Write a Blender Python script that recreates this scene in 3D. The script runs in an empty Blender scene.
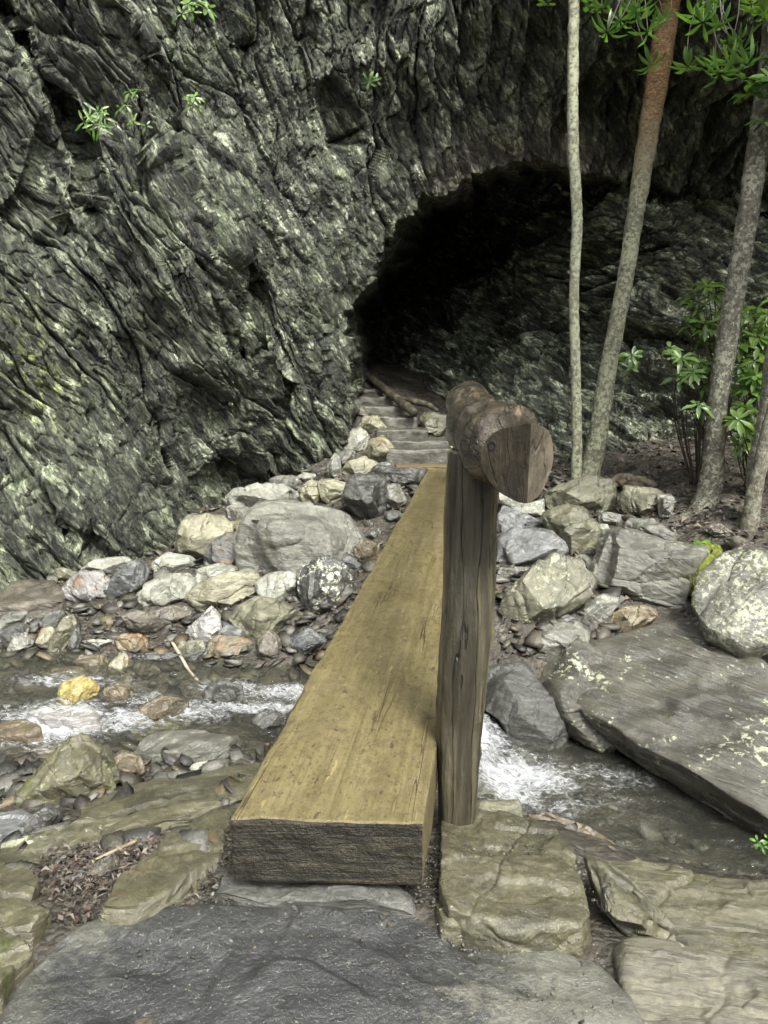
import bpy, bmesh, math, random
import numpy as np
from mathutils import Vector, Matrix

random.seed(7)
RNG = np.random.default_rng(11)
scene = bpy.context.scene
COL = scene.collection

# ------------------------------------------------------------------ camera
F = 768.0
CX, CY = 384.0, 512.0
PITCH = math.atan(172.0 / 768.0)
CAM = np.array([0.0, 0.0, 1.4])
FWD = np.array([0.0, math.cos(PITCH), -math.sin(PITCH)])
UPV = np.array([0.0, math.sin(PITCH), math.cos(PITCH)])
RGT = np.array([1.0, 0.0, 0.0])

cam_d = bpy.data.cameras.new('camera')
cam_d.sensor_fit = 'AUTO'
cam_d.sensor_width = 36.0
cam_d.lens = 36.0 * F / 1024.0
cam_d.clip_start = 0.05
cam_d.clip_end = 500.0
cam_o = bpy.data.objects.new('camera', cam_d)
COL.objects.link(cam_o)
cam_o.location = CAM
cam_o.rotation_euler = (math.pi / 2 - PITCH, 0, 0)
scene.camera = cam_o


def ray(px, py):
    """direction (not normalised, forward component 1) through a pixel"""
    px = np.asarray(px, float)
    py = np.asarray(py, float)
    return ((px - CX) / F)[..., None] * RGT + ((CY - py) / F)[..., None] * UPV + FWD


def at_depth(px, py, y):
    d = ray(px, py)
    return CAM + d * (np.asarray(y, float) / d[..., 1])[..., None]


def at_z(px, py, z):
    d = ray(px, py)
    return CAM + d * ((np.asarray(z, float) - CAM[2]) / d[..., 2])[..., None]


# ------------------------------------------------------------------ noise
_p = np.random.default_rng(3).permutation(256)
PERM = np.concatenate([_p, _p, _p])
_g = np.random.default_rng(5).normal(size=(256, 3))
GRAD = _g / np.linalg.norm(_g, axis=1)[:, None]


def pn(P, scale=1.0, seed=0):
    """gradient noise, about -1..1"""
    Q = np.asarray(P, float) * scale + np.array([seed * 17.31, seed * 5.77 + 3.1, seed * 11.13])
    i = np.floor(Q).astype(np.int64)
    f = Q - i
    u = f * f * f * (f * (f * 6 - 15) + 10)
    i &= 255
    out = 0
    for dx in (0, 1):
        wx = u[:, 0] if dx else 1 - u[:, 0]
        a = PERM[i[:, 0] + dx]
        for dy in (0, 1):
            wy = u[:, 1] if dy else 1 - u[:, 1]
            b = PERM[a + i[:, 1] + dy]
            for dz in (0, 1):
                wz = u[:, 2] if dz else 1 - u[:, 2]
                c = PERM[b + i[:, 2] + dz]
                g = GRAD[c]
                d = (g[:, 0] * (f[:, 0] - dx) + g[:, 1] * (f[:, 1] - dy) + g[:, 2] * (f[:, 2] - dz))
                out = out + wx * wy * wz * d
    return out * 1.6


def fbm(P, scale=1.0, octv=4, gain=0.5, seed=0, lac=2.03):
    s = 0
    a = 1.0
    for k in range(octv):
        s = s + a * pn(P, scale, seed + k * 3)
        a *= gain
        scale *= lac
    return s


def ridged(P, scale=1.0, octv=3, gain=0.5, seed=0):
    s = 0
    a = 1.0
    for k in range(octv):
        s = s + a * (1 - np.abs(pn(P, scale, seed + k * 3)) * 2)
        a *= gain
        scale *= 2.03
    return s


def hash2(i, j, seed):
    return PERM[(PERM[(i + seed * 37) & 255] + (j & 255)) & 255] / 255.0


def vtilt(s, t, ls, lt, seed=0, jit=0.9):
    """stretched cells, each one a little tilted plate: height and distance to the cell's edge"""
    a = s / ls
    b = t / lt
    ia = np.floor(a).astype(np.int64)
    ib = np.floor(b).astype(np.int64)
    f1 = np.full(a.shape, 1e9)
    f2 = np.full(a.shape, 1e9)
    h = np.zeros(a.shape)
    for di in (-1, 0, 1):
        for dj in (-1, 0, 1):
            ci = ia + di
            cj = ib + dj
            ox = ci + 0.5 + jit * (hash2(ci, cj, seed) - 0.5)
            oy = cj + 0.5 + jit * (hash2(ci, cj, seed + 1) - 0.5)
            dx = a - ox
            dy = b - oy
            d = dx * dx + dy * dy
            hh = (hash2(ci, cj, seed + 2) - 0.5) * 1.2 + dx * (hash2(ci, cj, seed + 3) - 0.5) * 1.4 + dy * (hash2(ci, cj, seed + 4) - 0.25) * 1.8
            closer = d < f1
            f2 = np.where(closer, f1, np.minimum(f2, d))
            h = np.where(closer, hh, h)
            f1 = np.where(closer, d, f1)
    return h, np.sqrt(f2) - np.sqrt(f1)


class TPS:
    def __init__(self, pts, vals, reg=1e-3):
        p = np.asarray(pts, float)
        self.m = p.mean(0)
        self.sc = p.std(0).mean()
        p = (p - self.m) / self.sc
        n = len(p)
        d = np.linalg.norm(p[:, None] - p[None], axis=2)
        K = np.where(d > 0, d * d * np.log(d + 1e-12), 0) + reg * np.eye(n)
        A = np.zeros((n + 3, n + 3))
        A[:n, :n] = K
        A[:n, n] = 1
        A[:n, n + 1:] = p
        A[n, :n] = 1
        A[n + 1:, :n] = p.T
        b = np.concatenate([np.asarray(vals, float), np.zeros(3)])
        self.w = np.linalg.solve(A, b)
        self.p = p

    def __call__(self, x, y):
        x = np.asarray(x, float)
        sh = x.shape
        X = (x.ravel() - self.m[0]) / self.sc
        Y = (np.asarray(y, float).ravel() - self.m[1]) / self.sc
        n = len(self.p)
        out = self.w[n] + self.w[n + 1] * X + self.w[n + 2] * Y
        for k in range(n):
            d2 = (X - self.p[k, 0]) ** 2 + (Y - self.p[k, 1]) ** 2
            out += self.w[k] * 0.5 * d2 * np.log(d2 + 1e-12)
        return out.reshape(sh)


def sstep(x, a, b):
    t = np.clip((np.asarray(x, float) - a) / (b - a), 0, 1)
    return t * t * (3 - 2 * t)


# ------------------------------------------------------------------ object helpers
def mesh_from(name, verts, faces, smooth=True):
    """verts (n,3) array, faces (m,k) array or list"""
    me = bpy.data.meshes.new(name)
    verts = np.asarray(verts, np.float32)
    if isinstance(faces, np.ndarray):
        m, k = faces.shape
        me.vertices.add(len(verts))
        me.vertices.foreach_set('co', verts.ravel())
        me.loops.add(m * k)
        me.loops.foreach_set('vertex_index', faces.astype(np.int32).ravel())
        me.polygons.add(m)
        me.polygons.foreach_set('loop_start', np.arange(0, m * k, k, dtype=np.int32))
        me.polygons.foreach_set('loop_total', np.full(m, k, np.int32))
        me.update(calc_edges=True)
        me.validate()
    else:
        me.from_pydata([tuple(v) for v in verts], [], faces)
        me.update()
    if smooth:
        me.polygons.foreach_set('use_smooth', np.ones(len(me.polygons), bool))
    return me


def link(name, me, mat=None, parent=None, loc=(0, 0, 0)):
    o = bpy.data.objects.new(name, me)
    COL.objects.link(o)
    o.location = loc
    if mat is not None:
        me.materials.append(mat)
    if parent is not None:
        o.parent = parent
    return o


def tag(o, label=None, cat=None, group=None, kind=None):
    if label:
        o['label'] = label
    if cat:
        o['category'] = cat
    if group:
        o['group'] = group
    if kind:
        o['kind'] = kind
    return o


def empty(name, loc, label, cat, group=None):
    o = bpy.data.objects.new(name, None)
    COL.objects.link(o)
    o.location = loc
    o.empty_display_size = 0.1
    return tag(o, label, cat, group)


def fattr(me, name, vals):
    a = me.attributes.new(name, 'FLOAT', 'POINT')
    a.data.foreach_set('value', np.asarray(vals, np.float32))


def cattr(me, name, cols):
    a = me.attributes.new(name, 'FLOAT_COLOR', 'POINT')
    c = np.ones((len(cols), 4), np.float32)
    c[:, :3] = cols
    a.data.foreach_set('color', c.ravel())


def grid_faces(nr, nc, mask=None):
    r, c = np.meshgrid(np.arange(nr - 1), np.arange(nc - 1), indexing='ij')
    a = (r * nc + c)
    f = np.stack([a, a + 1, a + nc + 1, a + nc], -1).reshape(-1, 4)
    if mask is not None:
        f = f[mask.reshape(-1)]
    return f


def compact(verts, faces, *arrs):
    used = np.zeros(len(verts), bool)
    used[faces.ravel()] = True
    idx = np.cumsum(used) - 1
    return (verts[used], idx[faces]) + tuple(a[used] for a in arrs)


def tube(points, radii, segs=14, noise_amp=0.0, noise_scale=4.0, seed=0, sub=10, cap=True, squash=None):
    """a round tapered body along a smooth line; returns verts, faces list"""
    P = np.asarray(points, float)
    R = np.asarray(radii, float)
    n = len(P)
    # catmull-rom
    pts, rad = [], []
    for i in range(n - 1):
        p0 = P[max(i - 1, 0)]
        p1 = P[i]
        p2 = P[i + 1]
        p3 = P[min(i + 2, n - 1)]
        for k in range(sub):
            t = k / sub
            pts.append(0.5 * ((2 * p1) + (-p0 + p2) * t + (2 * p0 - 5 * p1 + 4 * p2 - p3) * t * t + (-p0 + 3 * p1 - 3 * p2 + p3) * t ** 3))
            tt = t * t * (3 - 2 * t) if False else t
            rad.append(R[i] * (1 - tt) + R[i + 1] * tt)
    pts.append(P[-1])
    rad.append(R[-1])
    pts = np.array(pts)
    rad = np.array(rad)
    tan = np.gradient(pts, axis=0)
    tan /= np.linalg.norm(tan, axis=1)[:, None] + 1e-9
    ref = np.array([0.0, 0.0, 1.0])
    if abs(tan[:, 2]).mean() > 0.7:
        ref = np.array([0.0, 1.0, 0.0])
    m = len(pts)
    V = np.zeros((m, segs, 3))
    prev = None
    ang = np.linspace(0, 2 * math.pi, segs, endpoint=False)
    for i in range(m):
        if prev is None:
            a = np.cross(ref, tan[i])
        else:
            a = prev - tan[i] * prev.dot(tan[i])
        a /= np.linalg.norm(a) + 1e-9
        prev = a
        b = np.cross(tan[i], a)
        V[i] = pts[i] + rad[i] * (np.cos(ang)[:, None] * a + np.sin(ang)[:, None] * b)
    cen = np.repeat(pts[:, None], segs, 1)
    if noise_amp > 0:
        d = V - cen
        q = V.reshape(-1, 3).copy()
        nn = fbm(q, noise_scale, 3, 0.5, seed).reshape(m, segs)
        V = cen + d * (1 + noise_amp * nn)[..., None]
    faces = []
    for i in range(m - 1):
        for j in range(segs):
            j2 = (j + 1) % segs
            faces.append((i * segs + j, i * segs + j2, (i + 1) * segs + j2, (i + 1) * segs + j))
    if cap:
        faces.append(tuple(range(segs))[::-1])
        faces.append(tuple((m - 1) * segs + j for j in range(segs)))
    return V.reshape(-1, 3), faces


class MB:
    def __init__(self):
        self.v = []
        self.f = []
        self.n = 0

    def add(self, v, f):
        self.v.append(np.asarray(v, float))
        self.f.extend([tuple(int(i) + self.n for i in q) for q in f])
        self.n += len(v)

    def build(self, name, mat, parent=None, origin=(0, 0, 0), loc=None, smooth=True):
        V = np.concatenate(self.v) - np.asarray(origin, float)
        me = mesh_from(name, V, self.f, smooth)
        return link(name, me, mat, parent, origin if loc is None else loc)


# ------------------------------------------------------------------ materials
class NT:
    def __init__(self, name):
        self.m = bpy.data.materials.new(name)
        self.m.use_nodes = True
        self.t = self.m.node_tree
        self.t.nodes.clear()
        self.out = self.t.nodes.new('ShaderNodeOutputMaterial')

    def n(self, typ, **kw):
        nd = self.t.nodes.new(typ)
        for k, v in kw.items():
            if k.startswith('i_'):
                key = k[2:].replace('_', ' ')
                nd.inputs[key].default_value = v
            else:
                setattr(nd, k, v)
        return nd

    def l(self, a, b):
        self.t.links.new(a, b)

    def coords(self, kind='Object', loc=(0, 0, 0), rot=(0, 0, 0), scale=(1, 1, 1)):
        tc = self.n('ShaderNodeTexCoord')
        src = tc.outputs[kind]
        if any(rot):                     # turn first, stretch afterwards
            m0 = self.n('ShaderNodeMapping')
            m0.inputs['Rotation'].default_value = rot
            self.l(src, m0.inputs['Vector'])
            src = m0.outputs['Vector']
        mp = self.n('ShaderNodeMapping')
        mp.inputs['Location'].default_value = loc
        mp.inputs['Scale'].default_value = scale
        self.l(src, mp.inputs['Vector'])
        return mp.outputs['Vector']

    def noise(self, vec, scale, detail=6, rough=0.6, dist=0.0):
        nd = self.n('ShaderNodeTexNoise')
        nd.inputs['Scale'].default_value = scale
        nd.inputs['Detail'].default_value = detail
        nd.inputs['Roughness'].default_value = rough
        nd.inputs['Distortion'].default_value = dist
        if vec is not None:
            self.l(vec, nd.inputs['Vector'])
        return nd.outputs['Fac']

    def voro(self, vec, scale, feature='F1', out='Distance', warp=0.0):
        nd = self.n('ShaderNodeTexVoronoi', feature=feature)
        nd.inputs['Scale'].default_value = scale
        if warp > 0:
            nz = self.n('ShaderNodeTexNoise')
            nz.inputs['Scale'].default_value = scale * .7
            nz.inputs['Detail'].default_value = 4
            self.l(vec, nz.inputs['Vector'])
            ma = self.n('ShaderNodeVectorMath', operation='MULTIPLY_ADD')
            self.l(nz.outputs['Color'], ma.inputs[0])
            ma.inputs[1].default_value = (warp, warp, warp)
            self.l(vec, ma.inputs[2])
            vec = ma.outputs[0]
        self.l(vec, nd.inputs['Vector'])
        if out == 'Value':
            sp = self.n('ShaderNodeSeparateColor')
            self.l(nd.outputs['Color'], sp.inputs[0])
            return sp.outputs[0], nd.outputs['Distance']
        return nd.outputs[out]

    def ramp(self, fac, stops, interp='LINEAR'):
        r = self.n('ShaderNodeValToRGB')
        r.color_ramp.interpolation = interp
        el = r.color_ramp.elements
        while len(el) < len(stops):
            el.new(0.5)
        for e, (p, c) in zip(el, stops):
            e.position = p
            if not hasattr(c, '__len__'):
                c = (c, c, c)
            e.color = (c[0], c[1], c[2], 1)
        self.l(fac, r.inputs['Fac'])
        return r.outputs['Color']

    def mix(self, fac, a, b, mode='MIX'):
        m = self.n('ShaderNodeMix', data_type='RGBA', blend_type=mode)
        for sock, v in ((m.inputs['Factor'], fac), (m.inputs['A'], a), (m.inputs['B'], b)):
            pass
        ins = {'f': m.inputs[0], 'a': m.inputs[6], 'b': m.inputs[7]}
        for key, v in (('f', fac), ('a', a), ('b', b)):
            if isinstance(v, bpy.types.NodeSocket):
                self.l(v, ins[key])
            elif hasattr(v, '__len__'):
                ins[key].default_value = (v[0], v[1], v[2], 1)
            else:
                ins[key].default_value = v if key == 'f' else (v, v, v, 1)
        return m.outputs[2]

    def math(self, op, a, b=0.0, clamp=False):
        m = self.n('ShaderNodeMath', operation=op, use_clamp=clamp)
        for i, v in enumerate((a, b)):
            if isinstance(v, bpy.types.NodeSocket):
                self.l(v, m.inputs[i])
            else:
                m.inputs[i].default_value = v
        return m.outputs[0]

    def attr(self, name, out='Fac'):
        a = self.n('ShaderNodeAttribute', attribute_name=name)
        return a.outputs[out]

    def bump(self, h, strength=0.5, dist=0.02, normal=None):
        b = self.n('ShaderNodeBump')
        b.inputs['Strength'].default_value = strength
        b.inputs['Distance'].default_value = dist
        self.l(h, b.inputs['Height'])
        if normal is not None:
            self.l(normal, b.inputs['Normal'])
        return b.outputs['Normal']

    def principled(self, color, rough, normal=None, spec=0.5, **kw):
        p = self.n('ShaderNodeBsdfPrincipled')
        for key, v in (('Base Color', color), ('Roughness', rough), ('Specular IOR Level', spec)):
            s = p.inputs[key]
            if isinstance(v, bpy.types.NodeSocket):
                self.l(v, s)
            elif hasattr(v, '__len__'):
                s.default_value = (v[0], v[1], v[2], 1)
            else:
                s.default_value = v
        if normal is not None:
            self.l(normal, p.inputs['Normal'])
        self.l(p.outputs[0], self.out.inputs['Surface'])
        return p


COLS = {  # dry-ish base colours of the stones: dark tone, light tone
    'grey': ((.080, .081, .066), (.205, .205, .168)),
    'pale': ((.155, .158, .128), (.33, .335, .275)),
    'greengrey': ((.050, .052, .043), (.14, .14, .11)),
    'greybrown': ((.034, .033, .025), (.112, .107, .082)),
    'wetslab': ((.024, .023, .017), (.090, .085, .063)),
    'dusty': ((.050, .047, .032), (.145, .137, .096)),
    'oliveD': ((.040, .038, .021), (.125, .117, .068)),
    'olive': ((.073, .072, .046), (.185, .180, .120)),
    'tan': ((.145, .138, .09), (.31, .298, .205)),
    'dark': ((.034, .035, .031), (.10, .101, .088)),
    'brown': ((.045, .040, .031), (.135, .12, .09)),
    'rust': ((.085, .07, .042), (.215, .18, .112)),
    'blue': ((.058, .062, .060), (.175, .18, .175)),
    'yellow': ((.20, .155, .05), (.40, .33, .12)),
    'purple': ((.11, .107, .10), (.31, .30, .285)),
    'wetbrown': ((.06, .05, .03), (.15, .12, .075)),
}


def rock_mat(key, seed, scale=1.0, lichen=0.0, moss=0.0, rust=0.0, rough=(.25, .5), band=0.0, lichcol=(.33, .35, .24), wet=0.8, rot=None, grain=None, film=None, specks=0.0, lay=3.2):
    rs = random.Random(seed)
    t = NT('stone_' + key)
    a, b = COLS[key]
    loc = (rs.uniform(-50, 50), rs.uniform(-50, 50), rs.uniform(-50, 50))
    v = t.coords('Object', loc)
    rot = rot or (rs.uniform(-.5, .5), rs.uniform(-.6, .6), rs.uniform(0, 3))
    vs = t.coords('Object', loc, rot, (1, 1, lay)) if grain is None else t.coords('Object', loc, (0, 0, grain), (.45, 3.2, 3.2))
    n1 = t.noise(v, 3.2 * scale, 8, .62, .6)
    c = t.ramp(n1, [(.32, a), (.5, tuple((x + y) / 2 for x, y in zip(a, b))), (.68, b)])
    n2 = t.noise(vs, 9 * scale, 8, .65, .3)
    c = t.mix(.7, c, t.ramp(n2, [(.3, .45), (.5, .95), (.7, 1.4)]), 'MULTIPLY')
    n3 = t.noise(v, 55 * scale, 4, .7)
    c = t.mix(.6, c, t.ramp(n3, [(.3, .5), (.5, 1.0), (.68, 1.5)]), 'MULTIPLY')
    if band > 0:
        n5 = t.noise(vs, 4.5 * scale, 3, .5, .2)
        c = t.mix(t.math('MULTIPLY', t.ramp(n5, [(.47, 0), (.5, 1), (.53, 0)]), band), c, (.45, .44, .42))
    if rust > 0:
        n6 = t.noise(v, 4.1 * scale, 6, .6, 1.0)
        c = t.mix(t.ramp(n6, [(.58 - .16 * rust, 0), (.66 - .1 * rust, .85)]), c, (.16, .10, .05))
    if moss > 0:
        n7 = t.noise(v, 4.7 * scale, 8, .7, .7)
        c = t.mix(t.ramp(n7, [(.62 - .2 * moss, 0), (.68 - .16 * moss, 1)]), c, t.ramp(n3, [(.3, (.028, .036, .010)), (.7, (.12, .125, .035))]))
    if lichen > 0:
        n8 = t.noise(v, 26 * scale, 8, .68, .4)
        n9 = t.noise(v, 2.6 * scale, 3, .5)
        m = t.math('ADD', n8, t.math('MULTIPLY', t.math('SUBTRACT', n9, .5), .55))
        c = t.mix(t.ramp(m, [(.655 - .13 * lichen, 0), (.69 - .13 * lichen, .9)]), c, lichcol)
    if film is not None:
        # dark silty film over part of the stone: centre x, half width
        tc = t.n('ShaderNodeTexCoord')
        sx = t.n('ShaderNodeSeparateXYZ')
        t.l(tc.outputs['Object'], sx.inputs[0])
        dx = t.math('ABSOLUTE', t.math('SUBTRACT', sx.outputs['X'], film[0]))
        q = t.math('SUBTRACT', film[1], dx)
        q = t.math('ADD', q, t.math('MULTIPLY', t.math('SUBTRACT', t.noise(v, 5, 8, .65, .4), .5), .9))
        q = t.math('ADD', q, t.math('MULTIPLY', t.math('SUBTRACT', t.noise(v, 34, 6, .7), .5), .35))
        c = t.mix(t.ramp(t.math('ADD', q, .5), [(.47, 0), (.56, .92)]), c, t.mix(.8, (.019, .020, .0205), t.ramp(n3, [(.3, .5), (.7, 1.7)]), 'MULTIPLY'))
    if specks > 0:
        for sc_, th_ in ((120, .655), (60, .675)):
            c = t.mix(t.math('MULTIPLY', t.ramp(t.noise(v, sc_, 3, .65), [(th_, 0), (th_ + .03, 1)]), specks), c, (.30, .28, .21))
    nr = t.noise(v, 6 * scale, 5, .6, .4)
    r = t.ramp(nr, [(.38, rough[0]), (.62, rough[1])])
    h1 = t.noise(vs, 14 * scale, 10, .68, .5)
    h2 = t.noise(v, 70, 6, .7)
    cv, cd = t.voro(vs, 11 * scale, 'F1', 'Value', .08)
    c = t.mix(.25, c, t.ramp(cv, [(.0, .5), (1.0, 1.5)]), 'MULTIPLY')
    hh = t.math('ADD', t.math('MULTIPLY', h1, 1.0), t.math('MULTIPLY', h2, .25))
    hh = t.math('ADD', hh, t.math('MULTIPLY', t.math('SUBTRACT', cv, cd), .22))
    nrm = t.bump(hh, .7, .026 / max(scale, .5))
    p = t.principled(c, r, nrm, .5)
    if wet > 0:
        p.inputs['Coat Weight'].default_value = wet
        p.inputs['Coat Roughness'].default_value = .10
        p.inputs['Coat IOR'].default_value = 1.5
        h3 = t.math('ADD', t.noise(vs, 7 * scale, 7, .65), t.math('MULTIPLY', cd, -.25))
        h3 = t.math('ADD', h3, t.math('MULTIPLY', t.noise(v, 52, 4, .65), .22))
        t.l(t.bump(h3, .9, .035 / max(scale, .5)), p.inputs['Coat Normal'])
    return t.m
# ------------------------------------------------------------------ terrain
TC = [  # pixel x, pixel y, height
    (384, 960, -.31), (100, 960, -.33), (640, 960, -.38), (230, 885, -.30), (440, 890, -.30), (0, 900, -.40), (100, 865, -.38), (520, 880, -.42),
    (768, 930, -.62), (700, 885, -.68), (384, 1100, -.25), (0, 1100, -.3), (768, 1100, -.4),
    (0, 800, -.74), (100, 815, -.66), (200, 780, -.75), (260, 770, -.74), (130, 768, -.76), (200, 758, -.79), (60, 770, -.78), (350, 800, -.6), (450, 800, -.5),
    (0, 720, -.97), (100, 720, -1.0), (200, 710, -1.02), (300, 720, -1.08), (0, 665, -.85), (100, 672, -.86), (200, 668, -.88), (300, 660, -.86),
    (0, 610, -.76), (100, 590, -.68), (200, 610, -.70), (300, 595, -.58), (330, 630, -.7), (230, 510, -.32), (330, 500, -.18), (360, 475, -.08), (420, 480, -.1),
    (250, 485, -.28), (100, 560, -.66), (480, 480, -.1),
    (520, 790, -1.3), (600, 780, -1.32), (700, 810, -1.32), (768, 830, -1.32), (430, 740, -1.12), (540, 700, -1.0), (560, 660, -.78), (510, 630, -.62), (470, 560, -.4),
    (600, 600, -.52), (540, 560, -.42), (650, 560, -.38), (600, 505, -.14), (560, 485, -.06), (690, 530, -.16), (750, 550, -.2), (768, 500, .02), (700, 490, .06),
    (600, 472, 0), (650, 640, -.75), (740, 640, -.62)]
pts = [tuple(at_z(a, b, z)) for a, b, z in TC]
pts += [(.05, 9.2, .1), (-.05, 9.8, .4), (-.3, 10.4, .62), (-.4, 11.2, .9), (.6, 9.4, .1), (.9, 10.3, .15), (1.6, 9.6, .05), (3.0, 9.4, .2), (4.5, 8.5, .3), (-3.5, 8.5, -.5), (-5, 7, -.7),
        (-6, 4.2, -.95), (6, 4.2, -1.3), (-6, 2, -.3), (6, 2, -.4), (-6, -1, -.2), (6, -1, -.2), (0, -2, -.2), (0, 13, 1.0), (-6, 12, .3), (6, 12, .6), (-10, 4, -.9), (10, 4, -1.3), (10, 9, .3), (-10, 9, -.5), (0, .3, -.25), (-10, -4, -.1), (10, -4, -.1), (0, -6, -.1)]
pts = np.array(pts)
_tz = TPS(pts[:, :2], pts[:, 2], 2e-3)


def water_z(x):
    x = np.asarray(x, float)
    return -.80 - .08 * sstep(x, -2.6, -1.0) - .07 * sstep(x, -.9, -.1) - .20 * sstep(x, .38, .95) - .02 * sstep(x, 1.2, 2.0)


def tz(x, y):
    x = np.asarray(x, float)
    y = np.asarray(y, float)
    xc = np.clip(x, -10, 10)
    yc = np.clip(y, -6, 13)
    z = np.clip(_tz(xc, yc), -1.5, 1.6)
    # the stream's channel
    yn = 3.72 - .42 * sstep(x, -.4, .4)
    ch = sstep(y, yn, yn + .4) * (1 - sstep(y, 4.45, 4.95))
    bed = water_z(x) - .12
    return z * (1 - ch) + np.minimum(z, bed) * ch


def tz_rough(x, y):
    z = tz(x, y)
    P = np.stack([np.ravel(x), np.ravel(y), np.ravel(x) * 0 + .3], 1)
    return z + (.035 * fbm(P, 2.2, 3, .5, 2) + .018 * fbm(P, 9, 3, .6, 4)).reshape(np.shape(x))


gx = np.concatenate([-6.5 - np.geomspace(.15, 75, 18)[::-1], np.arange(-6.5, 6.51, .035), 6.5 + np.geomspace(.15, 75, 18)])
gy = np.concatenate([.8 - np.geomspace(.15, 60, 16)[::-1], np.arange(.8, 12.0, .035), 12 + np.geomspace(.15, 75, 14)])
GX, GY = np.meshgrid(gx, gy)
GZ = tz_rough(GX, GY)
# unseen ravine sides behind and beside the viewer, raised to block low sky light
GZ = GZ + np.minimum(.5 * np.maximum(-GY - 5.0, 0), 9) * (1 + .25 * np.sin(GX * .35)) + np.minimum(.9 * np.maximum(np.abs(GX) - 6.8, 0), 11) * (1 + .2 * np.sin(GY * .5))
me = mesh_from('ground', np.stack([GX.ravel(), GY.ravel(), GZ.ravel()], 1), grid_faces(len(gy), len(gx)))
t = NT('stream_bank_soil')
v = t.coords('Object')
vor = t.n('ShaderNodeTexVoronoi', i_Scale=34.0)
wv = t.n('ShaderNodeMix', data_type='VECTOR')
nz = t.n('ShaderNodeTexNoise', i_Scale=8.0, i_Detail=4.0)
t.l(v, nz.inputs['Vector'])
vadd = t.n('ShaderNodeVectorMath', operation='MULTIPLY_ADD')
t.l(nz.outputs['Color'], vadd.inputs[0])
vadd.inputs[1].default_value = (.09, .09, .09)
t.l(v, vadd.inputs[2])
t.l(vadd.outputs[0], vor.inputs['Vector'])
peb = t.ramp(t.n('ShaderNodeSeparateColor').outputs[0], [(0, 0), (1, 1)])
sep = t.n('ShaderNodeSeparateColor')
t.l(vor.outputs['Color'], sep.inputs[0])
pc = t.ramp(sep.outputs[0], [(0, (.03, .027, .022)), (.3, (.07, .062, .048)), (.55, (.045, .043, .04)), (.75, (.11, .10, .08)), (.92, (.075, .055, .033)), (1, (.18, .165, .14))])
soil = t.ramp(t.noise(v, 20, 8, .7), [(.3, (.016, .013, .010)), (.7, (.058, .052, .038))])
msk = t.ramp(t.noise(v, 2.4, 6, .6, .5), [(.42, 0), (.56, 1)])
c = t.mix(msk, soil, pc)
h = t.math('ADD', t.math('MULTIPLY', t.math('SUBTRACT', 1.0, vor.outputs['Distance']), .8), t.math('MULTIPLY', t.noise(v, 45, 8, .7), .7))
t.principled(c, t.ramp(t.noise(v, 9, 4), [(.4, .3), (.65, .7)]), t.bump(h, .9, .02))
ground = link('ground', me, t.m)
tag(ground, kind='structure')

# ------------------------------------------------------------------ stream
wx = np.concatenate([-7 - np.geomspace(.1, 30, 12)[::-1], np.arange(-7, -3.2, .05), np.arange(-3.2, 3.4, .014), np.arange(3.4, 7, .05), 7 + np.geomspace(.1, 30, 12)])
wy = np.arange(3.0, 5.3, .014)
WX, WY = np.meshgrid(wx, wy)
P = np.stack([WX.ravel(), WY.ravel(), WX.ravel() * 0], 1)
foam = np.zeros(len(P))
for (fx, fy, rx, ry, a) in [(.52, 4.35, .30, .42, 1.0), (.7, 4.0, .3, .3, .9), (.85, 4.12, .34, .24, .95), (1.2, 4.15, .5, .2, .5), (1.0, 3.85, .5, .2, .45), (1.8, 4.1, .6, .3, .12), (-.75, 4.5, .5, .10, .9), (-.62, 4.72, .34, .12, .95), (-1.25, 4.42, .35, .2, .65), (-1.05, 4.75, .3, .2, .65),
                            (-1.95, 4.2, .35, .3, 1.0), (-1.55, 4.3, .3, .16, .8), (-2.1, 4.75, .5, .13, .6), (-2.5, 4.3, .5, .15, .5), (-1.5, 4.55, .3, .2, .5), (-.25, 4.4, .4, .3, .6), (.25, 4.35, .3, .3, .75)]:
    foam = np.maximum(foam, a * np.exp(-((P[:, 0] - fx) / rx) ** 2 - ((P[:, 1] - fy) / ry) ** 2))
Q = P * np.array([1, 2.2, 1])
turb = fbm(Q, 3.0, 4, .55, 31)
foam_v = np.clip(foam + .12 * turb - .04, 0, 1)
WZ = water_z(P[:, 0] + .10 * pn(P, 2.0, 8) - .25 * (P[:, 1] - 4.1)) + .014 * fbm(Q, 5, 3, .5, 21) + .006 * fbm(P, 22, 2, .5, 23) + foam_v * (.035 * fbm(P, 11, 3, .6, 27) + .02 * np.abs(pn(P, 26, 29)))
me = mesh_from('stream_water', np.stack([P[:, 0], P[:, 1], WZ], 1), grid_faces(len(wy), len(wx)))
fattr(me, 'foam', foam_v)
t = NT('stream_water')
v = t.coords('Object', scale=(1, 2.0, 1))
n1 = t.noise(v, 13, 8, .72, 1.6)
n2 = t.noise(v, 34, 5, .7, .8)
fo = t.attr('foam')
fm = t.math('ADD', fo, t.math('MULTIPLY', t.math('SUBTRACT', n1, .5), 2.3))
fm = t.math('ADD', fm, t.math('MULTIPLY', t.math('SUBTRACT', n2, .5), .9))
fm = t.math('MULTIPLY', t.ramp(fm, [(.30, 0), (1.15, .85)]), t.ramp(fo, [(.06, 0), (.4, 1)]))
nrm = t.bump(t.math('ADD', t.noise(v, 16, 5, .6, .6), t.math('MULTIPLY', n2, .3)), .5, .035)
tr = t.n('ShaderNodeBsdfTransparent')
tr.inputs['Color'].default_value = (.84, .85, .77, 1)
gl = t.n('ShaderNodeBsdfGlossy')
gl.inputs['Roughness'].default_value = .07
t.l(nrm, gl.inputs['Normal'])
fr = t.n('ShaderNodeFresnel')
fr.inputs['IOR'].default_value = 1.33
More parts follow.
